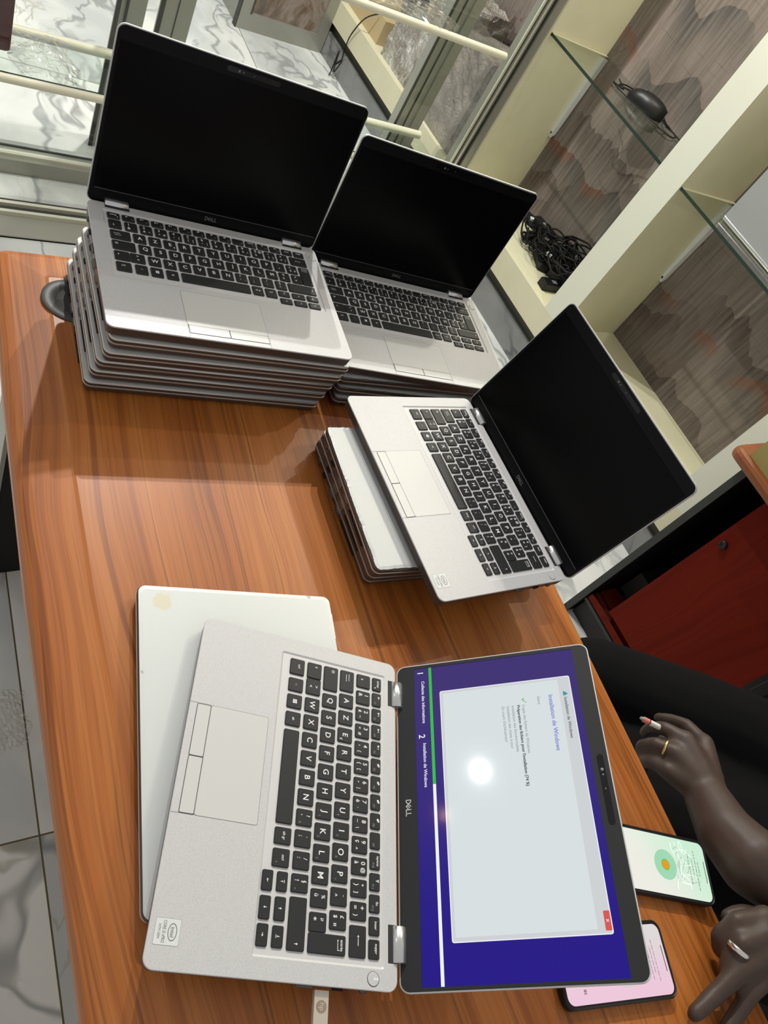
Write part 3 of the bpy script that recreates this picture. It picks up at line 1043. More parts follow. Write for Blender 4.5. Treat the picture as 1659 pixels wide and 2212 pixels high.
def screen_content(d, x0, x1, y0, y1):
    bgm = emis('setup_background', rgb(48, 24, 128), 1.0)
    n = NT(bgm)
    x, y, z = n.sep(n.coord())
    g = n.smooth(x, -0.13, 0.14)
    col = n.mix(g, rgb(58, 42, 112), rgb(26, 2, 132))  # setup gradient, with some reflection painted into the greyer left side
    n.put(n.b.inputs['Emission Color'], col)
    E1 = emis('setup_window_frame', rgb(205, 208, 210))
    E2 = emis('setup_window_body', rgb(214, 222, 224))
    E3 = emis('setup_rim', rgb(238, 240, 248))
    grn = emis('progress_green', rgb(48, 190, 60))
    wht = emis('progress_white', rgb(238, 240, 250))
    blu = emis('setup_title_ink', rgb(112, 118, 205))
    gry = emis('setup_grey_ink', rgb(150, 156, 160))
    drk = emis('setup_dark_ink', rgb(70, 74, 80))
    redm = emis('close_button_red', rgb(214, 84, 78))
    tl = emis('setup_icon_teal', rgb(64, 150, 170))
    ox = -W / 2
    q = lambda a: ox + a * 0.001
    k = lambda b: b * 0.001
    d.flat(rect(x0, x1, y0, y1), 0.0003, bgm)
    z = 0.00035
    d.flat(rr(q(34.6), q(270.6), k(46.6), k(181.4), 0.002, 3), z, E3)
    d.flat(rr(q(35.4), q(269.8), k(47.4), k(180.6), 0.0018, 3), z + 0.00003, E1)
    d.flat(rect(q(37.8), q(266.5), k(50.0), k(169.0)), z + 0.00006, E2)
    zt = z + 0.0001
    d.flat(rr(q(252.8), q(267.8), k(175.4), k(180.6), 0.0008, 3), zt, redm)
    d.text('x', 0.0046, q(260.3), k(178.0), zt + 0.00003, wht)
    d.text('Installation de Windows', 0.0044, q(58.0), k(173.0), zt, drk, align='L', wmax=0.0470)
    d.flat(rect(q(51.5), q(56.0), k(172.6), k(174.6)), zt, tl)
    d.add([(q(52.0), k(174.6), zt), (q(55.8), k(174.6), zt), (q(54.4), k(177.6), zt)], [(0, 1, 2)], tl)
    d.text('Installation de Windows', 0.0060, q(53.5), k(158.0), zt, blu, align='L', wmax=0.0600)
    d.text('Statut', 0.0038, q(53.6), k(146.6), zt, gry, align='L', wmax=0.0102)
    # tick
    d.add([(q(53.6), k(133.0), zt), (q(54.4), k(133.6), zt), (q(55.4), k(131.9), zt), (q(55.3), k(130.6), zt)], [(0, 1, 2, 3)], grn)
    d.add([(q(55.3), k(130.6), zt), (q(55.4), k(131.9), zt), (q(58.6), k(135.4), zt), (q(59.0), k(135.0), zt)], [(0, 1, 2, 3)], grn)
    d.text('Copie des fichiers de Windows', 0.0040, q(60.8), k(130.6), zt, gry, align='L', wmax=0.0590)
    s = "Préparation des fichiers pour l'installation (74 %)"
    d.text(s, 0.0042, q(60.8), k(125.4), zt, drk, align='L', wmax=0.0990)
    d.text(s, 0.0042, q(61.0), k(125.4), zt + 0.00001, drk, align='L', wmax=0.0990)
    d.text('Installation des fonctionnalités', 0.0040, q(60.8), k(120.0), zt, gry, align='L', wmax=0.0600)
    d.text('Installation des mises à jour', 0.0040, q(60.8), k(115.0), zt, gry, align='L', wmax=0.0550)
    d.text("En cours d'achèvement", 0.0040, q(60.8), k(110.0), zt, gry, align='L', wmax=0.0480)
    d.flat(rect(q(5.2), q(302.0), k(35.6), k(38.6)), z, wht)
    d.flat(rect(q(5.2), q(80.8), k(35.6), k(38.6)), z + 0.00003, grn)
    d.flat(rect(q(81.6), q(132.5), k(35.6), k(38.6)), z + 0.00003, grn)
    d.flat(rect(q(80.8), q(81.6), k(35.6), k(38.6)), z + 0.00003, tl)
    d.text('1', 0.0090, q(10.0), k(23.4), z, wht, align='L')
    d.text('Collecte des informations', 0.0046, q(20.5), k(27.4), z, wht, align='L', wmax=0.0490)
    d.text('2', 0.0090, q(80.4), k(23.2), z, wht, align='L')
    d.text('Installation de Windows', 0.0046, q(90.0), k(27.2), z, wht, align='L', wmax=0.0470)


def make_open_laptop(name, matte, content, sticker):
    root = empty(name)
    oz = BT
    deckp = rrmm(0, 306, 0, 212.9, 9, 7)
    hole = rrmm(16.2, 290.2, 83.2, 200.6, 2.5, 4)
    hole_in = offset(hole, -0.0018)
    p = MB()
    p.flat(offset(deckp, -0.0005), oz, M['deck'], [hole])
    p.loft([[(x, y, oz - 0.0016) for x, y in deckp], [(x, y, oz - 0.0004) for x, y in deckp], [(x, y, oz) for x, y in offset(deckp, -0.0005)]], M['deck'], cap0=False, cap1=False)
    p.loft([[(x, y, oz) for x, y in hole], [(x, y, oz - 0.0011) for x, y in hole_in]], M['recess'], cap0=False, cap1=False)
    p.flat(hole_in, oz - 0.0011, M['recess'])
    low = [(x * 0.975, y * 0.94 + 0.003) for x, y in deckp]
    p.loft([[(x, y, 0.0) for x, y in low], [(x, y, 0.0035) for x, y in offset(deckp, -0.0016)], [(x, y, oz - 0.0016) for x, y in offset(deckp, -0.0004)]], M['side'], cap1=False)
    for a, b in ((20.4, 49.8), (255.6, 285.0)):
        p.flat(rrmm(a, b, 204.0, 212.6, 0.5, 2), oz + 0.0001, M['line'])
    p.build('base', root)
    for a, b in ((21.0, 49.2), (256.2, 284.4)):
        h = MB()
        xa, xb = -W / 2 + a * 0.001, -W / 2 + b * 0.001
        yc, zc, r = D / 2 + 0.0022, oz - 0.0030, 0.0072
        loops = [[(x, yc + rq * math.cos(2 * PI * j / 24), zc + rq * math.sin(2 * PI * j / 24)) for j in range(24)] for x, rq in ((xa, r * 0.9), (xa + 0.0005, r), (xb - 0.0005, r), (xb, r * 0.9))]
        h.loft(loops, M['hinge'], smooth=True)
        h.build('hinge', root)
    t = MB()
    z = oz + 0.0001
    t.flat(rrmm(91.4, 191.8, 19.6, 76.6, 2.2, 4), z, M['padline'])
    t.flat(rrmm(91.8, 191.4, 20.4, 76.2, 2.0, 4), z + 0.0001, M['pad'])
    for xx in (91.4, 191.4):
        a, b = mm(xx, 0.4), mm(xx + 0.4, 20.0)
        t.flat(rect(a[0], b[0], a[1], b[1]), z + 0.00002, M['padline'])
    t.build('touchpad', root)
    for a, b, s in ((92.2, 141.6, 0), (141.6, 191.4, 1)):
        bm_ = MB()
        pa, pb = rrmm(a, b, 6.9, 20.3, 2.0 if False else 1.2, 3), rrmm(a + 0.55, b - 0.55, 7.45, 19.7, 0.9, 3)
        bm_.flat(pa, z + 0.0001, M['line'])
        bm_.prism(pb, z, z + 0.00035, M['pad'])
        bm_.build('touchpad_button', root)
    pw = MB()
    c = mm(297.6, 190.2)
    pw.lathe([(0.0056, -0.0004), (0.0056, 0.00015), (0.0052, 0.00015)], M['line'] if content else M['padline'], 28, (c[0], c[1], oz))
    pw.lathe([(0.0052, 0.0), (0.0052, 0.00035), (0.0048, 0.0005)], M['deck'], 28, (c[0], c[1], oz))
    if content:
        pw.flat(rect(c[0] - 0.0007, c[0] + 0.0007, c[1] + 0.0000, c[1] + 0.0046), oz + 0.00058, M['legend'])
    pw.build('power_button', root)
    if sticker:
        s = MB()
        s.flat(rrmm(270.6, 289.2, 4.8, 24.6, 0.8, 3), z, M['padline'])
        s.flat(rrmm(270.8, 289.0, 5.0, 24.4, 0.8, 3), z + 0.00004, M['sticker'])
        cx, cy = mm(279.9, 18.6)
        for ra, rb in ((1.0, 0.86),):
            n = 30
            oval = [(cx + 0.0062 * ra * math.cos(2 * PI * j / n), cy + 0.0036 * ra * math.sin(2 * PI * j / n)) for j in range(n)]
            ovi = [(cx + 0.0055 * math.cos(2 * PI * j / n), cy + 0.0030 * math.sin(2 * PI * j / n)) for j in range(n)]
            s.flat(oval, z + 0.00008, M['sticker_ink'], [ovi])
        s.text('intel', 0.0042, cx, cy, z + 0.00008, M['sticker_ink'])
        s.text('CORE i5 vPRO', 0.0036, cx, mm(0, 12.2)[1], z + 0.00008, M['sticker_ink'], wmax=0.0155)
        s.text('10TH GEN', 0.0028, cx, mm(0, 8.4)[1], z + 0.00008, M['sticker_ink'], wmax=0.0098)
        s.build('sticker', root)
    for x0, x1, y0, y1, leg in key_list():
        make_key(x0, x1, y0, y1, leg).build('key', root)
    ports(root, oz * 0.52, False, 4)
    ports(root, oz * 0.52, True, 3)
    lid = make_lid(root, matte, content)
    lid.location = (0, D / 2 + 0.004, oz - 0.004)
    return root, lid


def set_lid(lid, deg):
    lid.rotation_euler = (PI - math.radians(deg), 0, 0)


def pose(o, loc, yaw, rx=0.0, ry=0.0):
    m = Matrix.Rotation(math.radians(yaw), 4, 'Z') @ Matrix.Rotation(math.radians(rx), 4, 'X') @ Matrix.Rotation(math.radians(ry), 4, 'Y')
    o.rotation_euler = m.to_euler()
    o.location = loc


# front laptop, running the installer
la, lida = make_open_laptop('open_laptop', True, True, True)
set_lid(lida, 137.97)
pose(la, (-0.1008, 0.32, 0.7748), -27.51, -0.05, -2.28)
tag(la, 'open silver laptop with lit blue screen showing a Windows installation window', 'laptop')
# the three with dark screens
lb, lidb = make_open_laptop('open_laptop', False, False, False)
set_lid(lidb, 95.72)
pose(lb, (-0.6923, 0.4276, 0.8447), 82.66, 0.187, 0.024)
tag(lb, 'open laptop with black screen on top of the tallest stack at the table end', 'laptop')
lc = copy_tree(lb)
pose(lc, (-0.675, 0.7449, 0.8042), 80.126, 0.063, -0.107)
lc['label'] = 'open laptop with black screen between the tallest stack and the wall, on a low stack'
for c in lc.children:
    if c.name.startswith('lid'):
        set_lid(c, 91.997)
ld, lidd = make_open_laptop('open_laptop', False, False, True)
for ch in list(ld.children):           # share the key meshes of the second laptop
    pass
set_lid(lidd, 101.631)
pose(ld, (-0.3831, 0.6612, 0.8081), -1.591, -0.029, -0.069)
tag(ld, 'open laptop with black screen and white sticker, set crosswise on the stack showing ports', 'laptop')


# ------------------------------------------------------------------ closed laptops in the stacks
CH = 0.0180


def make_closed(jag=0.0, seed=1, lidmat=None):
    r = random.Random(seed)
    root = empty('closed_laptop')
    P = rr(-W / 2, W / 2, -D / 2, D / 2, 0.009, 7)
    p = MB()
    low = [(x * 0.972, (y * 0.93 + 0.0045)) for x, y in P]
    p.loft([[(x, y, 0.0006) for x, y in low], [(x, y, 0.0034) for x, y in offset(P, -0.0020)], [(x, y, 0.0096) for x, y in offset(P, -0.0003)]], M['side'], cap1=False)
    p.loft([[(x, y, 0.0096) for x, y in offset(P, -0.0003)], [(x, y, 0.0104) for x, y in P], [(x, y, 0.0112) for x, y in P], [(x, y, 0.0116) for x, y in offset(P, -0.001)]], M['rim'], cap0=False)
    for fx, fy in ((-0.12, -0.075), (0.12, -0.075), (-0.12, 0.085), (0.12, 0.085)):
        p.box(fx - 0.012, fx + 0.012, fy - 0.004, fy + 0.004, 0.0, 0.0012, M['under'])
    p.build('base', root)
    l = MB()
    z0, z1 = 0.0122, CH
    l.loft([[(x, y, z0 - 0.0006) for x, y in offset(P, -0.002)], [(x, y, z0) for x, y in offset(P, -0.0004)], [(x, y, z1 - 0.0022) for x, y in offset(P, -0.0002)]], M['side'], cap1=False)
    # painted top whose edge is worn back irregularly
    n = []
    fine = []
    for i in range(len(P)):
        a, b = Vector(P[i]), Vector(P[(i + 1) % len(P)])
        k = max(1, int((b - a).length / 0.0035))
        for j in range(k):
            fine.append(tuple(a.lerp(b, j / k)))
    state = 0.0
    inn = []
    o1 = offset(fine, -0.0004)
    o2 = offset(fine, -0.0026)
    for i in range(len(fine)):
        state = 0.75 * state + r.uniform(-0.5, 0.6)
        t = max(0.0, min(1.0, state * jag))
        q = Vector(o1[i]).lerp(Vector(o2[i]), 0.35 + 0.65 * t)
        inn.append((q.x, q.y, t))
    bev = [(x, y, z1 - 0.0022) for x, y in offset(fine, -0.0002)]
    l.loft([bev, [(x, y, z1 - 0.0006 * (1 + t) * 0.6) for x, y, t in inn]], M['rim'] if jag < 0.01 else M['side'], cap0=False, cap1=False)
    top = [(x, y, z1 - 0.0006 * (1 + t) * 0.6) for x, y, t in inn]
    cen = [(x, y, z1) for x, y in offset([(x, y) for x, y, t in inn], -0.004)]
    l.loft([top, cen], lidmat or M['silver'], cap0=False, cap1=False)
    l.add(cen, [tuple(range(len(cen)))], lidmat or M['silver'])
    l.build('lid', root)
    hb = MB()
    for s in (-1, 1):
        hb.box(s * 0.118 - 0.015, s * 0.118 + 0.015, D / 2 - 0.004, D / 2 + 0.002, 0.0072, 0.0128, M['hinge'])
    hb.build('hinge', root)
    ports(root, 0.0062, False, 6)
    ports(root, 0.0062, True, 3)
    return root


# white stained lid of the closed laptop under the front one
M['white_lid'] = mat('pale_scuffed_lid', (0.66, 0.69, 0.675, 1), 0.4, 0.15, 0.4)
nw = NT(M['white_lid'])
cw = nw.coord()
dist = nw.vmath('DISTANCE', n.new('ShaderNodeTexCoord').outputs['Object'] if False else cw, (-0.1345, -0.0815, 0.018))
vm = [x for x in M['white_lid'].node_tree.nodes if x.type == 'VECT_MATH'][-1]
dd = nw.math('ADD', vm.outputs['Value'], nw.math('MULTIPLY', nw.math('SUBTRACT', nw.noise(cw, 120, 2)[0], 0.5), 0.012))
blob = nw.math('SUBTRACT', 1.0, nw.smooth(dd, 0.008, 0.0115))
colw = nw.mix(nw.math('MULTIPLY', blob, 0.75), (0.66, 0.69, 0.675, 1), (0.66, 0.61, 0.44, 1))
fl = nw.noise(nw.mapping(cw, scale=(1, 1, 0)), 55, 1)[0]
colw = nw.mix(nw.math('MULTIPLY', nw.smooth(fl, 0.745, 0.775), 0.6), colw, (0.25, 0.25, 0.25, 1))
nw.base(colw)

ca = make_closed(0.05, 3, M['white_lid'])
pose(ca, (-0.1676, 0.3117, 0.7505), -14.17)
tag(ca, 'closed pale silver laptop with a yellowish stain, lying under the laptop with the lit screen', 'laptop')


def flc(fl, yaw):
    a = math.radians(yaw)
    return (fl[0] + W / 2 * math.cos(a) - D / 2 * math.sin(a), fl[1] + W / 2 * math.sin(a) + D / 2 * math.cos(a))


ORD = ['topmost closed', 'second closed', 'third closed', 'fourth closed', 'bottom closed']
# tallest stack, five closed ones below the open laptop
fls = [(-0.6035, 0.268, 83.3), (-0.6015, 0.2655, 83.8), (-0.606, 0.262, 83.4), (-0.609, 0.2595, 83.0), (-0.609, 0.2555, 82.9)]
proto = make_closed(0.0, 5)
pitch = (0.8447 - 0.7503) / 5
for k, (fx, fy, yw) in enumerate(fls):
    o = proto if k == 0 else copy_tree(proto)
    c = flc((fx, fy), yw)
    pose(o, (c[0], c[1], 0.7503 + pitch * (4 - k)), yw)
    o.scale = (1, 1, pitch / CH)
    tag(o, '%s silver laptop in the tallest stack%s' % (ORD[k], ', beside the grey disc' if k == 4 else ' at the table end'), 'laptop', 'closed laptops of the tallest stack')
proto2 = make_closed(0.9, 11)
pitch = (0.8042 - 0.7503) / 3
NM = ['topmost closed', 'middle closed', 'bottom closed']
for k, (fx, fy, yw) in enumerate([(-0.5885, 0.5835, 84.2), (-0.587, 0.586, 83.2), (-0.583, 0.5885, 82.6)]):
    o = proto2 if k == 0 else copy_tree(proto2)
    c = flc((fx, fy), yw)
    pose(o, (c[0], c[1], 0.7503 + pitch * (2 - k)), yw)
    o.scale = (1, 1, pitch / CH)
    tag(o, '%s laptop in the stack between the tallest stack and the wall' % NM[k], 'laptop', 'closed laptops of the stack near the wall')
proto3 = make_closed(1.1, 23)
pitch = (0.8081 - 0.7503) / 3
for k, (fx, fy, yw) in enumerate([(-0.2925, 0.4985, 84.2), (-0.297, 0.5045, 84.6), (-0.3015, 0.511, 85.2)]):
    o = proto3 if k == 0 else copy_tree(proto3)
    c = flc((fx, fy), yw)
    pose(o, (c[0], c[1], 0.7503 + pitch * (2 - k)), yw)
    o.scale = (1, 1, pitch / CH)
    tag(o, '%s laptop in the stack under the crosswise open laptop' % NM[k], 'laptop', 'closed laptops of the stack with visible ports')

# ------------------------------------------------------------------ small things on the table
dk = MB()
dk.lathe([(0.0345, 0.0), (0.0375, 0.0004), (0.0380, 0.0010), (0.0370, 0.0018), (0.0330, 0.0024), (0.0240, 0.0024), (0.0236, 0.0016), (0.0001, 0.0016)], M['disc'], 56)
for k in range(7):
    a = math.radians(150 + 9 * k)
    c_, s_ = math.cos(a), math.sin(a)
    dk.add([(0.012 * c_ - 0.0006 * s_, 0.012 * s_ + 0.0006 * c_, 0.00175), (0.012 * c_ + 0.0006 * s_, 0.012 * s_ - 0.0006 * c_, 0.00175), (0.020 * c_ + 0.0006 * s_, 0.020 * s_ - 0.0006 * c_, 0.00175), (0.020 * c_ - 0.0006 * s_, 0.020 * s_ + 0.0006 * c_, 0.00175)], [(0, 1, 2, 3)], M['gasket'])
do = dk.build('rubber_disc')
do.location = (-0.759, 0.2795, 0.7500)
do.rotation_euler = (0, 0, math.radians(60))
tag(do, 'dark grey round disc sticking out under the tallest laptop stack', 'disc')

# flash drive in the right side of the front laptop
us = empty('usb_flash_drive')
am = Matrix.Rotation(math.radians(-27.51), 4, 'Z') @ Matrix.Rotation(math.radians(-2.28), 4, 'Y')
us.matrix_world = Matrix.Translation((-0.1008, 0.32, 0.7748)) @ am @ Matrix.Translation((W / 2 + 0.0015, 0.0408, 0.0088))
tag(us, 'champagne metal USB flash drive plugged into the side of the lit laptop', 'usb stick')
p = MB()
p.prism(rr(0.0, 0.024, -0.0063, 0.0063, 0.0006, 2), -0.0022, 0.0022, M['usb'], 0.0004)
bd = p.build('body', us)
p = MB()
p.lathe([(0.0045, 0.0), (0.0045, 0.00012)], M['usb_logo'], 26, (0.0115, 0.0, 0.0022))
p.text('hp', 0.0056, 0.0115, 0.0, 0.0024, M['usb'])
p.build('engraved_logo', bd)
p = MB()
p.prism(rr(0.0248, 0.047, -0.0058, 0.0058, 0.002, 3), -0.0020, 0.0020, M['usb'], 0.0004)
p.build('swivel_cap', us)
p = MB()
ringp = [(0.051 + 0.006 * math.cos(a), -0.006 + 0.006 * math.sin(a), 0.0) for a in [i * 2 * PI / 16 for i in range(17)]]
p.tube(ringp, 0.0007, M['chrome'], 6, sub=2)
p.build('split_ring', us)


# phones
def phone(loc, yaw, label, screen_fn, hgt=0.010):
    t = empty('smartphone', loc, (0, 0, yaw))
    tag(t, label, 'phone')
    P = rr(-0.075, 0.075, -0.0365, 0.0365, 0.011, 7)
    b = MB()
    b.loft([[(x, y, 0.0) for x, y in offset(P, -0.002)], [(x, y, 0.002) for x, y in P], [(x, y, hgt - 0.0012) for x, y in P], [(x, y, hgt) for x, y in offset(P, -0.0012)], [(x, y, hgt - 0.0006) for x, y in offset(P, -0.0022)]], M['black'])
    b.build('case', t)
    s = MB()
    screen_fn(s, hgt - 0.0005)
    s.build('display', t)
    return t


PS = rr(-0.0712, 0.0712, -0.0325, 0.0325, 0.008, 6)


def oval(cx, cy, rx, ry, n=36):
    return [(cx + rx * math.cos(2 * PI * i / n), cy + ry * math.sin(2 * PI * i / n)) for i in range(n)]


def ph1(s, z):
    bgm = emis('phone_pale_green', rgb(222, 236, 218))
    n = NT(bgm)
    x, y, zz = n.sep(n.coord())
    n.put(n.b.inputs['Emission Color'], n.mix(n.smooth(n.math('ADD', x, y), -0.04, 0.07), rgb(236, 236, 226), rgb(205, 238, 212)))
    s.flat(PS, z, bgm)
    s.flat(oval(0.0065, 0.0, 0.0165, 0.0165), z + 0.0001, emis('pale_green_ring', rgb(160, 216, 180)))
    s.flat(oval(0.0065, 0.0, 0.0062, 0.0062), z + 0.0002, emis('green_ring', rgb(120, 190, 84)))
    s.flat(oval(0.0065, 0.0, 0.0048, 0.0048), z + 0.0003, emis('orange_dot', rgb(240, 150, 30)))
    ink = emis('phone_grey_ink', rgb(120, 140, 122))
    for xx, a, b in ((0.044, -0.016, 0.020), (0.049, -0.008, 0.013), (0.054, -0.022, 0.022), (0.058, -0.006, 0.010)):
        y = a
        while y < b:
            w_ = rnd.uniform(0.002, 0.005)
            s.flat(rect(xx - 0.0005, xx + 0.0005, y, min(b, y + w_)), z + 0.0001, ink)
            y += w_ + 0.001
    s.flat(rect(0.0672, 0.0682, -0.012, 0.012), z + 0.0001, emis('phone_bar', rgb(60, 66, 60)))
    ck = mat('crack_white', (0.8, 0.85, 0.8, 1), 0.2, emit=rgb(246, 252, 246))
    cd = mat('crack_dark', (0.1, 0.12, 0.1, 1), 0.3, emit=rgb(110, 128, 112))
    r = random.Random(4)
    for c in range(26):
        x, y, a = r.uniform(0.020, 0.040), r.uniform(-0.020, 0.026), r.uniform(0, 2 * PI)
        m = cd if c % 3 == 0 else ck
        for k in range(r.randint(2, 4)):
            L = r.uniform(0.002, 0.007)
            x2, y2 = x + L * math.cos(a), y + L * math.sin(a)
            nx, ny = -math.sin(a) * 0.0002, math.cos(a) * 0.0002
            if abs(x2) < 0.068 and abs(y2) < 0.031:
                s.add([(x + nx, y + ny, z + 0.00035), (x - nx, y - ny, z + 0.00035), (x2 - nx, y2 - ny, z + 0.00035), (x2 + nx, y2 + ny, z + 0.00035)], [(0, 1, 2, 3)], m)
            x, y = x2, y2
            a += r.uniform(-0.7, 0.7)


def ph2(s, z):
    bgm = emis('phone_pale_pink', rgb(226, 206, 212))
    n = NT(bgm)
    x, y, zz = n.sep(n.coord())
    n.put(n.b.inputs['Emission Color'], n.mix(n.smooth(y, -0.03, 0.03), rgb(236, 198, 218), rgb(222, 216, 216)))
    notch = MB()
    s.flat(PS, z, bgm)
    s.flat(rr(-0.0725, -0.0655, -0.016, 0.016, 0.003, 4), z + 0.0001, M['black'])
    s.flat(oval(0.010, 0.0, 0.0225, 0.0225), z + 0.0001, emis('lilac_ring', rgb(214, 206, 214)))
    s.flat(oval(0.010, 0.0, 0.0140, 0.0140), z + 0.0002, emis('mint_ring', rgb(166, 212, 190)))
    s.flat(oval(0.010, 0.0, 0.0040, 0.0040), z + 0.0003, emis('green_dot', rgb(110, 206, 140)))
    ink = emis('phone_pink_ink', rgb(150, 130, 136))
    for xx, a, b in ((0.042, -0.014, 0.020), (0.047, -0.018, 0.024), (0.051, -0.012, 0.012), (0.055, -0.020, 0.018)):
        y = a
        while y < b:
            w_ = rnd.uniform(0.002, 0.006)
            s.flat(rect(xx - 0.0004, xx + 0.0004, y, min(b, y + w_)), z + 0.0001, ink)
            y += w_ + 0.001
    s.flat(rect(0.0672, 0.0682, -0.012, 0.012), z + 0.0001, emis('phone_bar_dark', rgb(60, 56, 60)))
    s.text('Se connecter à', 0.0052, -0.048, 0.006, z + 0.0001, emis('phone_dark_ink', rgb(60, 54, 60)), rot=PI / 2, wmax=0.024)
    s.text('3B', 0.0046, -0.048, -0.022, z + 0.0001, emis('phone_dark_ink', rgb(60, 54, 60)), rot=PI / 2)


# ------------------------------------------------------------------ second desk by the wall
dsk = empty('side_desk', (0.1, 1.9, 0))
tag(dsk, 'desk with orange wooden top and dark red cupboard door against the wall at right', 'desk')
di = Matrix.Translation((-0.1, -1.9, 0))


def _dtop(p):
    P = round_corners(rect(-0.497, 1.1, 1.655, 2.085), (0, 3), 0.03)
    def L(d, z):
        return [(x, y, z) for x, y in offset(P, d)]
    p.loft([L(-0.012, 0.676), L(-0.003, 0.680), L(0, 0.687), L(0, 0.696), L(-0.003, 0.703), L(-0.012, 0.707)], M['desk'])


part('desktop', _dtop, dsk, di)


def _pan(p):
    p.box(-0.452, -0.434, 1.70, 2.08, 0.0, 0.676, M['black_panel'])
    p.box(-0.4525, -0.4335, 1.694, 1.70, 0.0, 0.676, M['grey_edge'])


part('side_panel', _pan, dsk, di)
part('side_panel', lambda p: p.box(1.05, 1.07, 1.70, 2.08, 0.0, 0.676, M['black_panel']), dsk, di)
part('back_panel', lambda p: p.box(-0.434, 1.05, 2.06, 2.08, 0.0, 0.676, M['black_panel']), dsk, di)  # inner faces black, the deep shade of the hollow put into colour


def _plinth(p):
    p.box(-0.43, 1.05, 1.72, 1.74, 0.0, 0.075, M['under'])
    p.box(-0.43, 1.05, 1.70, 1.80, 0.075, 0.085, M['grey_edge'])
    p.box(-0.428, 1.05, 1.698, 1.704, 0.093, 0.110, M['red_wood'])
    p.box(-0.428, 1.05, 1.704, 1.716, 0.085, 0.106, M['under'])
    p.box(-0.428, 1.05, 1.716, 1.722, 0.093, 0.112, M['red_wood'])
    p.box(-0.428, 1.05, 1.722, 1.74, 0.085, 0.106, M['under'])
    p.box(-0.428, 1.05, 1.74, 1.80, 0.085, 0.114, M['red_wood'])


part('plinth', _plinth, dsk, di)
door = part('door', lambda p: p.box(-0.362, 0.030, 1.700, 1.718, 0.128, 0.674, M['red_wood']), dsk, di)
part('door_handle', lambda p: p.prism(rr(-0.042, 0.012, 0.358, 0.62, 0.006, 4), 0, 0.004, M['black']).prism(rr(-0.030, 0.000, 0.375, 0.60, 0.004, 3), 0.004, 0.016, M['black'], 0.003), door, di @ Matrix.Translation((0, 1.700, 0)) @ Matrix.Rotation(PI / 2, 4, 'X'))
part('lock', lambda p: p.lathe([(0.0105, 0.0), (0.0105, 0.006), (0.008, 0.008), (0.005, 0.006), (0.0001, 0.006)], M['black'], 24), door, di @ Matrix.Translation((-0.337, 1.700, 0.519)) @ Matrix.Rotation(PI / 2, 4, 'X'))
part('door', lambda p: p.box(0.045, 0.50, 1.712, 1.728, 0.128, 0.674, M['red_wood']), dsk, di)
part('carcass', lambda p: p.box(-0.355, 1.05, 1.73, 1.75, 0.12, 0.676, M['under']).box(-0.355, -0.345, 1.72, 2.05, 0.12, 0.676, M['red_wood']), dsk, di)
part('dark_box', lambda p: p.box(-0.425, -0.37, 1.82, 1.95, 0.1141, 0.20, M['gasket']), None, None)
tag(bpy.data.objects['dark_box'], 'small dark box in the shadow beside the red cupboard door', 'box')

bx = MB().box(-0.462, -0.10, 1.672, 2.02, 0.7075, 0.795, M['olive_card'])
tag(bx.build('cardboard_box'), 'olive brown cardboard box on the orange desktop at the right edge', 'box')

# ------------------------------------------------------------------ monitor on the right glass shelf
mo = empty('monitor', (-0.86, 2.205, 0.8215))
tag(mo, 'grey flat monitor with chrome bottom bar standing on the right glass shelf', 'monitor')
MB().prism(rr(-0.352, 0.27, 0.012, 0.40, 0.004, 3), 0.0, 0.03, M['monitor'], 0.002).build('panel', mo).matrix_local = Matrix.Translation((0, 0.015, 0)) @ Matrix.Rotation(PI / 2, 4, 'X')
p = MB()
p.tube([(-0.35, -0.008, 0.008), (0.0, -0.008, 0.008), (0.27, -0.008, 0.008)], 0.0082, M['chrome'], 16, sub=1)
p.build('bottom_bar', mo)


# ------------------------------------------------------------------ mouse with its cable
ms = empty('computer_mouse', (-1.785, 2.318, 0.8216), (0, 0, math.radians(24)))
ms.scale = (1.32, 1.32, 1.32)
tag(ms, 'black wired computer mouse lying on the left glass shelf', 'mouse')
p = MB()
loops = []
for i in range(13):
    t = i / 12
    x = -0.056 + 0.112 * t
    wv = 0.031 * (max(0.0, 1 - abs(2 * t - 1) ** 3.2)) ** 0.5 * (1.0 - 0.10 * (t < 0.5)) + 0.002
    hv = 0.036 * (max(0.0, 1 - abs((t - 0.58) / 0.60) ** 2.3)) ** 0.55 + 0.002
    loops.append([(x, wv * math.cos(a), max(0.0, hv * max(0.0, math.sin(a)) ** 0.75)) for a in [PI * j / 12 for j in range(13)]])
p.loft(loops, M['black'], smooth=True, close=True)
p.build('shell', ms)
p = MB()
p.tube([(-0.040, 0, 0.020), (-0.030, 0, 0.0285), (-0.018, 0, 0.033)], 0.004, M['disc'], 10)
p.build('scroll_wheel', ms)
p = MB()
p.tube([(-0.055, 0.0, 0.010), (-0.085, -0.012, 0.006), (-0.078, 0.045, 0.004), (-0.02, 0.075, 0.004), (0.04, 0.05, 0.004), (0.066, 0.012, 0.006), (0.085, -0.012, 0.008), (0.068, -0.03, 0.012), (0.06, -0.005, 0.010), (0.09, 0.0, 0.005), (0.115, -0.02, 0.004), (0.105, -0.055, 0.004), (0.06, -0.055, 0.004), (0.0, -0.045, 0.004), (-0.06, -0.042, 0.004), (-0.10, -0.02, 0.004), (-0.07, -0.005, 0.003), (-0.105, 0.03, 0.006)], 0.0016, M['cable'], 6)
p.tube([(0.075, -0.01, 0.005), (0.105, -0.006, 0.004), (0.135, -0.02, 0.004)], 0.0018, M['cable'], 6)
p.build('cable', ms)


# ------------------------------------------------------------------ tangled adapters in the left niche
def coil(name, pts, label, group, r=0.0033):
    p = MB()
    p.tube(pts, r, M['cable'], 6, sub=5)
    return tag(p.build(name), label, 'cable', group)


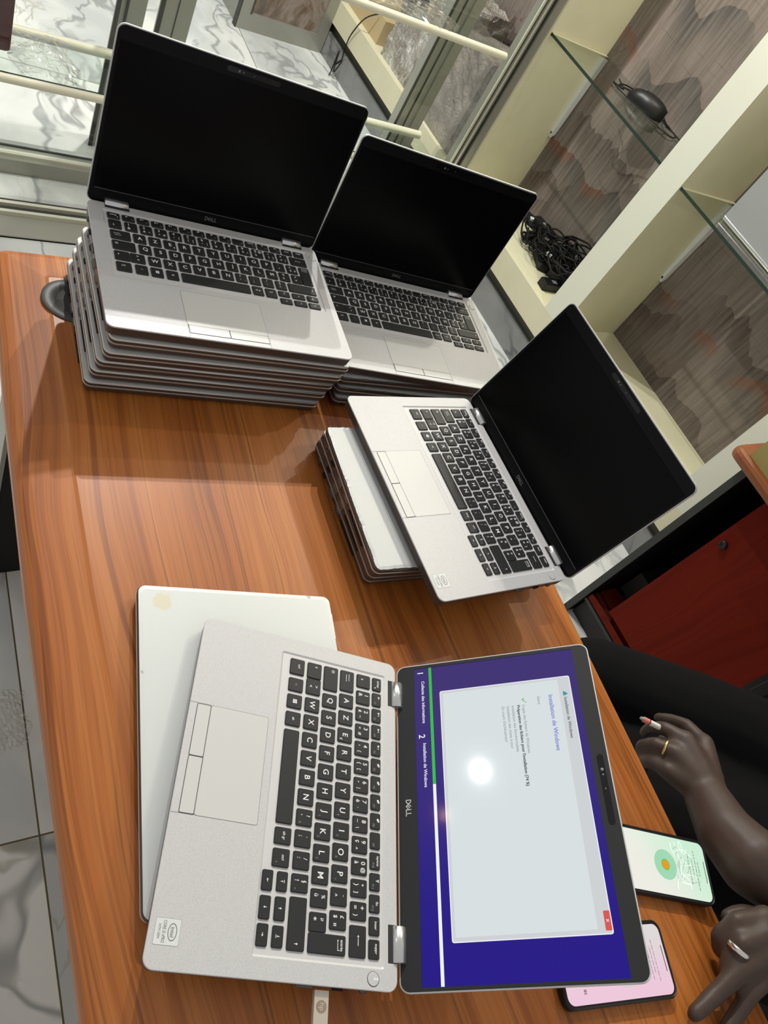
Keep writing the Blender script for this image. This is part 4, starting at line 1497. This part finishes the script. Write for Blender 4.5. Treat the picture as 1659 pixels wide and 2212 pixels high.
r = random.Random(12)
ADL = 'black laptop power adapter in the tangled heap on the niche ledge'
spots = [(-1.915, 2.355, 0.2432, 0.5), (-1.80, 2.30, 0.2432, 1.2), (-1.68, 2.24, 0.2432, -0.4), (-1.58, 2.27, 0.2432, 0.3), (-1.71, 2.33, 0.2432, 0.9), (-1.545, 2.20, 0.2432, 1.5), (-1.60, 2.345, 0.2432, -0.2), (-1.64, 2.285, 0.275, 0.9), (-1.75, 2.275, 0.275, 2.2), (-1.53, 2.30, 0.275, 1.1), (-1.84, 2.335, 0.275, 0.2)]
ad0 = None
for i, (x, y, z, a) in enumerate(spots):
    if ad0 is None:
        ad0 = empty('power_adapter')
        MB().prism(rr(-0.052, 0.052, -0.022, 0.022, 0.005, 4), 0.0, 0.030, M['black'], 0.004).build('body', ad0)
        MB().flat(rect(-0.012, 0.012, -0.010, 0.008), 0.0302, M['legend_dim']).build('rating_label', ad0)
        o = ad0
    else:
        o = copy_tree(ad0)
    o.location = (x, y, z)
    o.rotation_euler = (0, 0, a)
    tag(o, ADL, 'power adapter', 'power adapters heaped in the niche')
CBL = 'black cable coiled in the tangled heap on the niche ledge'
for i in range(26):
    cx, cy = r.uniform(-1.84, -1.50), 0
    cy = 2.19 + r.uniform(0.02, 0.15) - 0.15 * (cx + 1.69) * 0
    pts = []
    a0, rad = r.uniform(0, 6), r.uniform(0.025, 0.055)
    zb = 0.262 + r.uniform(0, 0.07) + 0.03 * (cx > -1.65)
    for k in range(r.randint(10, 18)):
        a = a0 + k * 0.95
        rr_ = rad * r.uniform(0.7, 1.25)
        pts.append((max(-1.93, min(-1.475, cx + rr_ * 1.25 * math.cos(a))), max(2.13, min(2.385, cy + rr_ * math.sin(a))), max(0.248, zb + r.uniform(-0.018, 0.03))))
    coil('power_cable', pts, CBL, 'power cables heaped in the niche')
coil('power_cable', [(-1.62, 2.30, 0.28), (-1.60, 2.34, 0.36), (-1.57, 2.36, 0.40), (-1.52, 2.35, 0.36), (-1.50, 2.33, 0.30), (-1.56, 2.30, 0.27)], 'black cable loop rising against the wallpaper over the adapter heap', None)
coil('power_cable', [(-1.74, 2.36, 0.28), (-1.68, 2.37, 0.35), (-1.61, 2.37, 0.375), (-1.54, 2.36, 0.36), (-1.475, 2.34, 0.345)], 'black cable running up along the wallpaper from the adapter heap', None)
for i, (x, y, z) in enumerate([(-1.655, 2.22, 0.300), (-1.86, 2.27, 0.300)]):
    p = MB()
    p.prism(rr(-0.011, 0.011, -0.007, 0.007, 0.002, 3), 0, 0.010, M['white_metal'], 0.001)
    o = p.build('cable_plug')
    o.location = (x, y, z)
    o.rotation_euler = (0.2, 0.1, 0.6 + i)
    tag(o, ['small white plug on the middle of the black adapter heap', 'small white plug at the far left of the black adapter heap'][i], 'plug')

# ------------------------------------------------------------------ things in and behind the showcase
p = MB()
p.prism(rr(0, 0.17, 0.0, 0.24, 0.012, 5), 0, 0.016, M['maroon'], 0.002)
o = p.build('folder')
o.matrix_world = Matrix.Translation((-2.13, 0.322, 0.319)) @ Matrix.Rotation(PI / 2, 4, 'Z') @ Matrix.Rotation(PI / 2, 4, 'X')
tag(o, 'maroon folder standing on the lower showcase shelf at the top left', 'folder')


def crumple(name, cx, cy, cz, wx, wy, h, label, seed, nx=26, mat_=None, rot=0.0):
    r = random.Random(seed)
    ph = [(r.uniform(8, 46) / max(wx, wy), r.uniform(0, 6.28), r.uniform(0, 6.28)) for _ in range(9)]
    p = MB()
    V = []
    for i in range(nx + 1):
        for j in range(nx + 1):
            u, v = (i / nx - 0.5), (j / nx - 0.5)
            e = max(0.0, 1 - (abs(2 * u) ** 3 + abs(2 * v) ** 3))
            z = 0
            for k, (f, a, b) in enumerate(ph):
                z += abs(math.sin(f * (u * wx * math.cos(a) + v * wy * math.sin(a)) + b)) / len(ph)
            V.append((u * wx * (1 + 0.12 * math.sin(7 * v)), v * wy * (1 + 0.12 * math.sin(9 * u)), 0.001 + h * z * (0.25 + 0.75 * e) + r.uniform(0, h * 0.15)))
    F = [(i * (nx + 1) + j, (i + 1) * (nx + 1) + j, (i + 1) * (nx + 1) + j + 1, i * (nx + 1) + j + 1) for i in range(nx) for j in range(nx)]
    p.add(V, F, mat_ or M['plastic'])
    o = p.build(name)
    o.location = (cx, cy, cz)
    o.rotation_euler = (0, 0, rot)
    return tag(o, label, 'plastic wrap')


crumple('plastic_wrap', -2.12, 0.57, 0.3185, 0.20, 0.16, 0.028, 'crumpled clear plastic on the lower showcase shelf', 3)
crumple('plastic_wrap', -0.495, 0.205, 0.0, 0.10, 0.11, 0.03, 'crumpled clear plastic on the marble floor beside the table', 6)
crumple('plastic_wrap', -2.10, 1.50, 0.7535, 0.20, 0.34, 0.03, 'crumpled clear plastic on the upper showcase shelf', 9)
p = MB()
p.prism(rr(-0.035, 0.035, -0.022, 0.022, 0.006, 4), 0, 0.022, M['black'], 0.003)
p.box(0.008, 0.030, -0.040, -0.020, 0.003, 0.012, M['black'])
p.box(-0.004, 0.006, -0.030, -0.021, 0.003, 0.012, M['rail'])
o = p.build('charger')
o.location = (-2.13, 1.565, 0.7535)
o.rotation_euler = (0, 0, 1.2)
tag(o, 'black charger lying on the upper showcase shelf', 'charger')


# wrapped carton in the far niche
def wrapped(name, x0, x1, y0, y1, z0, z1, label, seed, m):
    r = random.Random(seed)
    bm = bmesh.new()
    bmesh.ops.create_cube(bm, size=1.0)
    bmesh.ops.subdivide_edges(bm, edges=bm.edges[:], cuts=22, use_grid_fill=True)
    ph = [(r.uniform(14, 70), Vector((r.uniform(-1, 1), r.uniform(-1, 1), r.uniform(-1, 1))).normalized(), r.uniform(0, 6)) for _ in range(12)]
    for v in bm.verts:
        c = v.co
        P = Vector((c.x * (x1 - x0), c.y * (y1 - y0), c.z * (z1 - z0)))
        d = sum(abs(math.sin(f * P.dot(a) + b)) ** 2 for f, a, b in ph) / len(ph)
        n_ = Vector((round(c.x * 2.02 - math.copysign(.01, c.x)) if abs(c.x) > 0.49 else 0, math.copysign(1, c.y) if abs(c.y) > 0.49 else 0, math.copysign(1, c.z) if abs(c.z) > 0.49 else 0))
        if c.z > -0.49:
            v.co = P + n_ * (d - 0.6) * 0.022
        else:
            v.co = P
    me = bpy.data.meshes.new(name)
    bm.to_mesh(me)
    bm.free()
    me.materials.append(m)
    o = bpy.data.objects.new(name, me)
    COL.objects.link(o)
    o.location = ((x0 + x1) / 2, (y0 + y1) / 2, (z0 + z1) / 2)
    return tag(o, label, 'package')


mw = mat('wrapped_parcel', (0.5, 0.46, 0.42, 1), 0.22, 0.0, 0.9)
nn = NT(mw)
f1 = nn.noise(nn.coord(), 6, 4, 0.6, 1.0)[0]
nn.base(nn.ramp(f1, [(0.35, (0.30, 0.255, 0.22)), (0.47, (0.52, 0.47, 0.42)), (0.58, (0.78, 0.76, 0.70))]))  # pale blotches paint the highlights of the crinkled wrap
nn.bump(nn.noise(nn.mapping(nn.coord(), scale=(1, 1, 0.5)), 46, 4, 0.6, 2.5)[0], 1.0, 0.03)
mw2 = mat('wrapped_parcel_grey', (0.4, 0.37, 0.34, 1), 0.3, 0.0, 0.8)
nn = NT(mw2)
f1 = nn.noise(nn.coord(), 5, 4, 0.6, 0.6)[0]
nn.base(nn.ramp(f1, [(0.35, (0.16, 0.14, 0.12)), (0.65, (0.33, 0.30, 0.26))]))
nn.bump(nn.noise(nn.coord(), 30, 3, 0.5, 1.5)[0], 0.6, 0.015)
wrapped('wrapped_package', -2.98, -2.58, 2.13, 2.36, SILL, 0.66, 'large parcel in crinkled clear plastic on the far niche ledge, left of the aluminium post', 2, mw)
wrapped('wrapped_package', -2.55, -2.22, 2.12, 2.36, SILL, 0.60, 'greyish parcel in plastic on the far niche ledge, right of the aluminium post', 5, mw2)
p = MB().box(-3.47, -3.05, 2.14, 2.37, SILL, SILL + 0.10, M['card'])
tag(p.build('cardboard_box'), 'flat brown cardboard box on the far niche ledge behind the showcase', 'box')

# framed cabinet front standing on the marble floor beyond the showcase
fr = empty('framed_cabinet', (-3.37, 1.88, 0))
tag(fr, 'grey framed cabinet with mottled reflection painted into its front, on the marble floor beyond the showcase', 'cabinet')
p = MB()
p.box(-0.03, 0.0, -0.22, -0.17, 0.0, 0.62, M['alu']).box(-0.03, 0.0, 0.17, 0.22, 0.0, 0.62, M['alu'])
p.box(-0.03, 0.0, -0.17, 0.17, 0.0, 0.075, M['alu']).box(-0.03, 0.0, -0.17, 0.17, 0.55, 0.62, M['alu'])
p.box(-0.001, 0.003, -0.172, -0.166, 0.07, 0.56, M['gasket'])
p.box(-0.03, 0.002, -0.226, -0.22, 0.0, 0.62, M['gasket'])
p.build('frame', fr)
mp = mat('mottled_reflection', rough=0.25)
n3 = NT(mp)
f2 = n3.noise(n3.coord(), 5.5, 4, 0.6, 1.2)
c3 = n3.ramp(f2[0], [(0.30, (0.05, 0.045, 0.05)), (0.44, (0.19, 0.13, 0.09)), (0.53, (0.30, 0.245, 0.215)), (0.66, (0.12, 0.08, 0.055)), (0.8, (0.03, 0.07, 0.16))])  # brown, grey and blue blotches paint a reflection into the panel
n3.base(c3)
MB().box(-0.022, -0.012, -0.17, 0.17, 0.07, 0.56, mp).build('reflection_panel', fr)
MB().box(-0.32, -0.03, -0.21, 0.21, 0.0, 0.62, M['alu']).build('carcass', fr)

coil('hanging_cable', [(-3.10, 2.13, 0.345), (-3.12, 2.085, 0.30), (-3.17, 2.085, 0.20), (-3.17, 2.085, 0.135), (-3.155, 2.08, 0.09), (-3.185, 2.075, 0.05), (-3.14, 2.075, 0.10), (-3.16, 2.07, 0.03), (-3.19, 2.075, 0.11), (-3.18, 2.07, 0.02), (-3.17, 2.06, 0.008)], 'black cable hanging in a bundle from the box on the far niche ledge', None, 0.0030)
coil('hanging_cable', [(-3.55, 2.12, 0.26), (-3.53, 2.085, 0.22), (-3.47, 2.08, 0.15), (-3.455, 2.08, 0.10)], 'short black cable end hanging beside the framed cabinet', None, 0.0032)


# ------------------------------------------------------------------ people
def remesh_object(name, blobs, m, voxel, parent=None, smooth=6):
    """blobs: list of (p0, r0, p1, r1) tapered limbs merged into one continuous skin"""
    p = MB()
    for b in blobs:
        p0, r0, p1, r1 = Vector(b[0]), b[1], Vector(b[2]), b[3]
        d = p1 - p0
        L = max(d.length, 1e-5)
        d = d / L
        a = d.orthogonal().normalized()
        c = d.cross(a)
        loops = []
        prof = [(-r0 * math.cos(t), r0 * math.sin(t)) for t in (0.06, 0.35, 0.7, 1.05, 1.35)] + [(0.0, r0)] + [(L * k / 4, r0 + (r1 - r0) * k / 4) for k in (1, 2, 3)] + [(L, r1)] + [(L + r1 * math.cos(t), r1 * math.sin(t)) for t in (1.35, 1.05, 0.7, 0.35, 0.06)]
        for s, q in prof:
            loops.append([p0 + d * s + (a * math.cos(2 * PI * j / 14) + c * math.sin(2 * PI * j / 14)) * q for j in range(14)])
        p.loft(loops, m, smooth=True)
    src = p.build(name + '_draft')
    md = src.modifiers.new('remesh', 'REMESH')
    md.mode = 'VOXEL'
    md.voxel_size = voxel
    md.use_smooth_shade = True
    sm = src.modifiers.new('smooth', 'SMOOTH')
    sm.factor = 0.5
    sm.iterations = smooth
    bpy.context.view_layer.update()
    dg = bpy.context.evaluated_depsgraph_get()
    me = bpy.data.meshes.new_from_object(src.evaluated_get(dg))
    me.name = name
    me.materials.clear()
    me.materials.append(m)
    for q in me.polygons:
        q.use_smooth = True
        q.material_index = 0
    bpy.data.objects.remove(src)
    o = bpy.data.objects.new(name, me)
    COL.objects.link(o)
    if parent:
        o.parent = parent
    return o


def chain(pts):
    return [(pts[i][0], pts[i][1], pts[i + 1][0], pts[i + 1][1]) for i in range(len(pts) - 1)]


# person 1: left hand with a cigarette over the lap, forearm along the table edge
WR, EL = (0.083, 0.893, 0.742), (0.285, 0.985, 0.785)
B = []
B += chain([(WR, 0.030), ((0.121, 0.868, 0.760), 0.036), ((0.160, 0.858, 0.782), 0.042), ((0.225, 0.910, 0.795), 0.045), (EL, 0.044)])
B += chain([(EL, 0.044), ((0.38, 1.13, 0.93), 0.050), ((0.47, 1.28, 1.08), 0.058)])
MC = {'i': (0.020, 0.951, 0.738), 'm': (0.006, 0.915, 0.741), 'r': (0.014, 0.891, 0.734), 'p': (0.030, 0.874, 0.722)}
for k_, rad in (('i', 0.0145), ('m', 0.0145), ('r', 0.0140), ('p', 0.0130)):
    B += chain([((0.078, 0.900, 0.742), 0.024), (MC[k_], rad)])
B += chain([((0.050, 0.918, 0.738), 0.020), ((0.045, 0.895, 0.730), 0.020)])
B += chain([(MC['i'], 0.0120), ((-0.011, 0.960, 0.722), 0.0098), ((-0.028, 0.957, 0.704), 0.0086), ((-0.037, 0.953, 0.690), 0.0076)])
B += chain([(MC['m'], 0.0122), ((-0.019, 0.907, 0.727), 0.0102), ((-0.029, 0.909, 0.704), 0.0088), ((-0.026, 0.911, 0.688), 0.0078)])
B += chain([(MC['r'], 0.0120), ((-0.006, 0.882, 0.720), 0.0102), ((-0.012, 0.884, 0.696), 0.0092), ((0.000, 0.890, 0.680), 0.0085)])
B += chain([(MC['p'], 0.0108), ((0.012, 0.872, 0.706), 0.0090), ((0.008, 0.876, 0.686), 0.0080), ((0.018, 0.884, 0.676), 0.0074)])
B += chain([((0.062, 0.935, 0.730), 0.019), ((0.036, 0.962, 0.708), 0.0130), ((0.010, 0.958, 0.692), 0.0105), ((-0.008, 0.944, 0.686), 0.0090)])
# torso, neck, head and the other arm are outside the frame
B += chain([((0.30, 1.46, 0.56), 0.135), ((0.30, 1.44, 0.80), 0.140), ((0.30, 1.40, 1.02), 0.145)])
B += chain([((0.30, 1.40, 1.05), 0.085), ((0.47, 1.28, 1.08), 0.062)]) + chain([((0.30, 1.40, 1.05), 0.085), ((0.13, 1.55, 1.08), 0.062)])
B += chain([((0.13, 1.55, 1.08), 0.058), ((0.08, 1.50, 0.80), 0.044), ((0.16, 1.36, 0.66), 0.033), ((0.21, 1.31, 0.645), 0.034), ((0.22, 1.27, 0.635), 0.022)])
for dx in (-0.03, -0.01, 0.01, 0.03):
    B += chain([((0.215 + dx, 1.29, 0.642), 0.011), ((0.205 + dx, 1.235, 0.632), 0.0085), ((0.200 + dx, 1.205, 0.620), 0.0075)])
B += chain([((0.24, 1.31, 0.64), 0.013), ((0.262, 1.27, 0.632), 0.009)])
B += chain([((0.30, 1.39, 1.12), 0.058), ((0.285, 1.36, 1.22), 0.055)])
hd = Vector((0.262, 1.325, 1.315))
fdir = Vector((-0.60, -0.70, -0.38)).normalized()
B += chain([(hd + Vector((0.02, 0.025, 0.035)), 0.088), (hd + fdir * 0.03 - Vector((0, 0, 0.045)), 0.066)])
B += chain([(hd + fdir * 0.082 + Vector((0, 0, 0.012)), 0.009), (hd + fdir * 0.106 - Vector((0, 0, 0.016)), 0.013)])
sd = Vector((0.76, -0.65, 0))
for s in (-1, 1):
    B += chain([(hd + sd * s * 0.086 + Vector((0.012, 0.014, 0.012)), 0.010), (hd + sd * s * 0.090 + Vector((0.01, 0.012, -0.03)), 0.008)])
B += chain([(hd + fdir * 0.085 - Vector((0, 0, 0.058)) + sd * 0.018, 0.007), (hd + fdir * 0.085 - Vector((0, 0, 0.058)) - sd * 0.018, 0.007)])
pe = remesh_object('person', B, M['skin'], 0.0042, None, 5)
tag(pe, 'person in black trousers seated behind the table, a cigarette between the fingers', 'person')
TR = chain([((0.30, 1.47, 0.54), 0.165), ((0.12, 1.40, 0.535), 0.105), ((-0.02, 1.235, 0.525), 0.090), ((-0.155, 1.085, 0.50), 0.072)])
TR += chain([((-0.155, 1.085, 0.50), 0.068), ((-0.13, 1.10, 0.28), 0.058), ((-0.10, 1.13, 0.09), 0.050)])
TR += chain([((0.34, 1.40, 0.54), 0.150), ((0.22, 1.20, 0.53), 0.112), ((0.07, 0.985, 0.515), 0.092)])
TR += chain([((0.24, 1.40, 0.50), 0.10), ((0.06, 1.14, 0.49), 0.085), ((-0.02, 1.05, 0.48), 0.06)])
TR += chain([((0.07, 0.985, 0.505), 0.075), ((0.13, 1.03, 0.28), 0.060), ((0.16, 1.09, 0.09), 0.050)])
o = remesh_object('trousers', TR, M['trouser'], 0.008, pe, 6)
SH = chain([((0.30, 1.46, 0.60), 0.150), ((0.30, 1.44, 0.80), 0.155), ((0.30, 1.40, 1.03), 0.158)])
SH += chain([((0.30, 1.40, 1.06), 0.098), ((0.47, 1.28, 1.08), 0.075)]) + chain([((0.30, 1.40, 1.06), 0.098), ((0.13, 1.55, 1.08), 0.075)])
SH += chain([((0.47, 1.28, 1.08), 0.073), ((0.41, 1.18, 0.98), 0.066)]) + chain([((0.13, 1.55, 1.08), 0.073), ((0.105, 1.525, 0.92), 0.064)])
remesh_object('shirt', SH, M['trouser'], 0.008, pe, 6)
HR = chain([(hd + Vector((0.035, 0.04, 0.055)), 0.084), (hd + Vector((0.012, 0.014, 0.060)), 0.080)])
remesh_object('hair', HR, M['black'], 0.007, pe, 3)
for (x, y) in ((-0.10, 1.13), (0.16, 1.09)):
    remesh_object('shoe', chain([((x + 0.02, y + 0.03, 0.045), 0.042), ((x - 0.06, y - 0.09, 0.034), 0.034), ((x - 0.10, y - 0.14, 0.028), 0.028)]), M['black'], 0.006, pe, 3)


def torus(name, c, axis, R, r_, m, parent=None, sx=1.0):
    a = Vector(axis).normalized()
    u = a.orthogonal().normalized()
    v = a.cross(u)
    loops = []
    for i in range(28):
        t = 2 * PI * i / 28
        d = u * math.cos(t) + v * math.sin(t)
        loops.append([Vector(c) + d * (R + r_ * 0.6 * math.cos(s)) + a * r_ * sx * math.sin(s) for s in [2 * PI * j / 8 for j in range(8)]])
    loops.append(loops[0])
    p = MB()
    p.loft(loops, m, cap0=False, cap1=False, smooth=True)
    return p.build(name, parent)


o = torus('ring', (0.0045, 0.8865, 0.7275), (0.020, 0.009, 0.014), 0.0118, 0.0014, M['gold'], None, 1.3)
tag(o, 'thin gold ring on the finger of the hand holding the cigarette', 'ring')
cg = empty('cigarette', (-0.0160, 0.9080, 0.7260))
tag(cg, 'half smoked white cigarette held between two fingers', 'cigarette')
c0 = Vector((-0.0165, 0.9285, 0.7095))
cdv = (Vector((-0.0446, 0.8985, 0.7065)) - c0)
def seg(name, a, b, rad, m):
    p = MB()
    p.tube([cdv * a, cdv * ((a + b) / 2), cdv * b], rad, m, 14, sub=2)
    return p.build(name, cg)
seg('filter', -0.10, 0.12, 0.0040, mat('cigarette_filter', (0.50, 0.42, 0.22, 1), 0.8))
seg('paper_tube', 0.12, 0.64, 0.0040, M['paper'])
seg('scorched_ring', 0.64, 0.68, 0.0041, mat('scorched_paper', (0.12, 0.05, 0.035, 1), 0.9))
seg('burning_end', 0.68, 0.88, 0.0040, M['ember'])
seg('ash', 0.86, 1.0, lambda t: 0.0034 - 0.0016 * t, M['ash'])

# person 2: hand with a silver ring lying on the table, coming in from the right
W2 = (0.268, 0.842, 0.802)
B = chain([(W2, 0.029), ((0.36, 0.885, 0.805), 0.038), ((0.50, 0.95, 0.805), 0.044), ((0.56, 0.98, 0.81), 0.046), ((0.72, 1.12, 0.95), 0.052), ((0.84, 1.22, 1.10), 0.058)])
K2 = {'a': (0.205, 0.800, 0.800), 'b': (0.217, 0.783, 0.803), 'c': (0.233, 0.774, 0.799), 'd': (0.250, 0.772, 0.791)}
for k_ in K2:
    B += chain([((0.262, 0.838, 0.800), 0.024), (K2[k_], 0.0155)])
B += chain([(K2['a'], 0.0130), ((0.193, 0.766, 0.793), 0.0118), ((0.199, 0.750, 0.775), 0.0105), ((0.212, 0.752, 0.764), 0.0095)])
B += chain([(K2['b'], 0.0130), ((0.211, 0.752, 0.797), 0.0116), ((0.223, 0.737, 0.779), 0.0105), ((0.236, 0.741, 0.766), 0.0095)])
B += chain([(K2['c'], 0.0130), ((0.231, 0.740, 0.789), 0.0115), ((0.238, 0.708, 0.772), 0.0105), ((0.243, 0.674, 0.762), 0.0090)])
B += chain([(K2['d'], 0.0120), ((0.255, 0.742, 0.781), 0.0105), ((0.266, 0.722, 0.767), 0.0095), ((0.272, 0.706, 0.760), 0.0085)])
B += chain([((0.258, 0.845, 0.790), 0.020), ((0.215, 0.832, 0.778), 0.0135), ((0.196, 0.806, 0.770), 0.0110), ((0.192, 0.788, 0.766), 0.0095)])
B += chain([((0.86, 1.36, 0.56), 0.135), ((0.87, 1.34, 0.80), 0.140), ((0.88, 1.30, 1.02), 0.145)]) + chain([((0.88, 1.30, 1.04), 0.085), ((0.84, 1.22, 1.10), 0.062)])
B += chain([((0.88, 1.29, 1.12), 0.058), ((0.87, 1.27, 1.24), 0.055), ((0.85, 1.23, 1.33), 0.09)])
p2 = remesh_object('person', B, M['skin'], 0.0042, None, 5)
tag(p2, 'person whose hand with a silver ring rests on the table at the right edge', 'person')
SH = chain([((0.86, 1.36, 0.56), 0.155), ((0.87, 1.34, 0.80), 0.158), ((0.88, 1.30, 1.03), 0.160)]) + chain([((0.88, 1.30, 1.06), 0.098), ((0.84, 1.22, 1.10), 0.075), ((0.74, 1.14, 0.97), 0.066)])
remesh_object('shirt', SH, M['trouser'], 0.010, p2, 5)
TR = chain([((0.86, 1.37, 0.52), 0.16), ((0.66, 1.14, 0.53), 0.105), ((0.42, 0.96, 0.52), 0.085), ((0.46, 1.0, 0.09), 0.05)])
remesh_object('trousers', TR, M['trouser'], 0.010, p2, 5)
o = torus('ring', (0.2140, 0.7465, 0.7930), (0.012, -0.015, -0.018), 0.0122, 0.0018, M['silver_ring'], None, 1.7)
tag(o, 'broad silver ring on the hand resting on the table', 'ring')

# chairs the two people sit on (mostly outside the frame)
ch = empty('office_chair', (0.31, 1.45, 0))
tag(ch, 'black chair under the person with the cigarette', 'chair')
MB().prism(rr(-0.22, 0.22, -0.20, 0.22, 0.05, 5), 0.325, 0.365, M['black_panel'], 0.01).build('seat', ch)
MB().prism(rr(-0.20, 0.20, 0.0, 0.03, 0.01, 3), 0.50, 0.95, M['black_panel']).build('backrest', ch).location = (0.06, 0.165, 0)
for sx, sy in ((-1, -1), (1, -1), (-1, 1), (1, 1)):
    MB().tube([(sx * 0.18, sy * 0.17, 0.0), (sx * 0.18, sy * 0.17, 0.18), (sx * 0.18, sy * 0.17, 0.33)], 0.014, M['black'], 8, sub=1).build('leg', ch)
c2 = copy_tree(ch)
c2.location = (0.88, 1.36, 0)
c2['label'] = 'black chair under the person with the silver ring'

# the two phones on the table near the hands
phone((0.112, 0.738, 0.7502), math.radians(61.5), 'black smartphone with cracked pale green screen lying behind the lit laptop', ph1)
phone((0.1655, 0.6085, 0.7502), math.radians(71), 'black smartphone with pale pink screen partly hidden by the corner of the lit laptop', ph2)
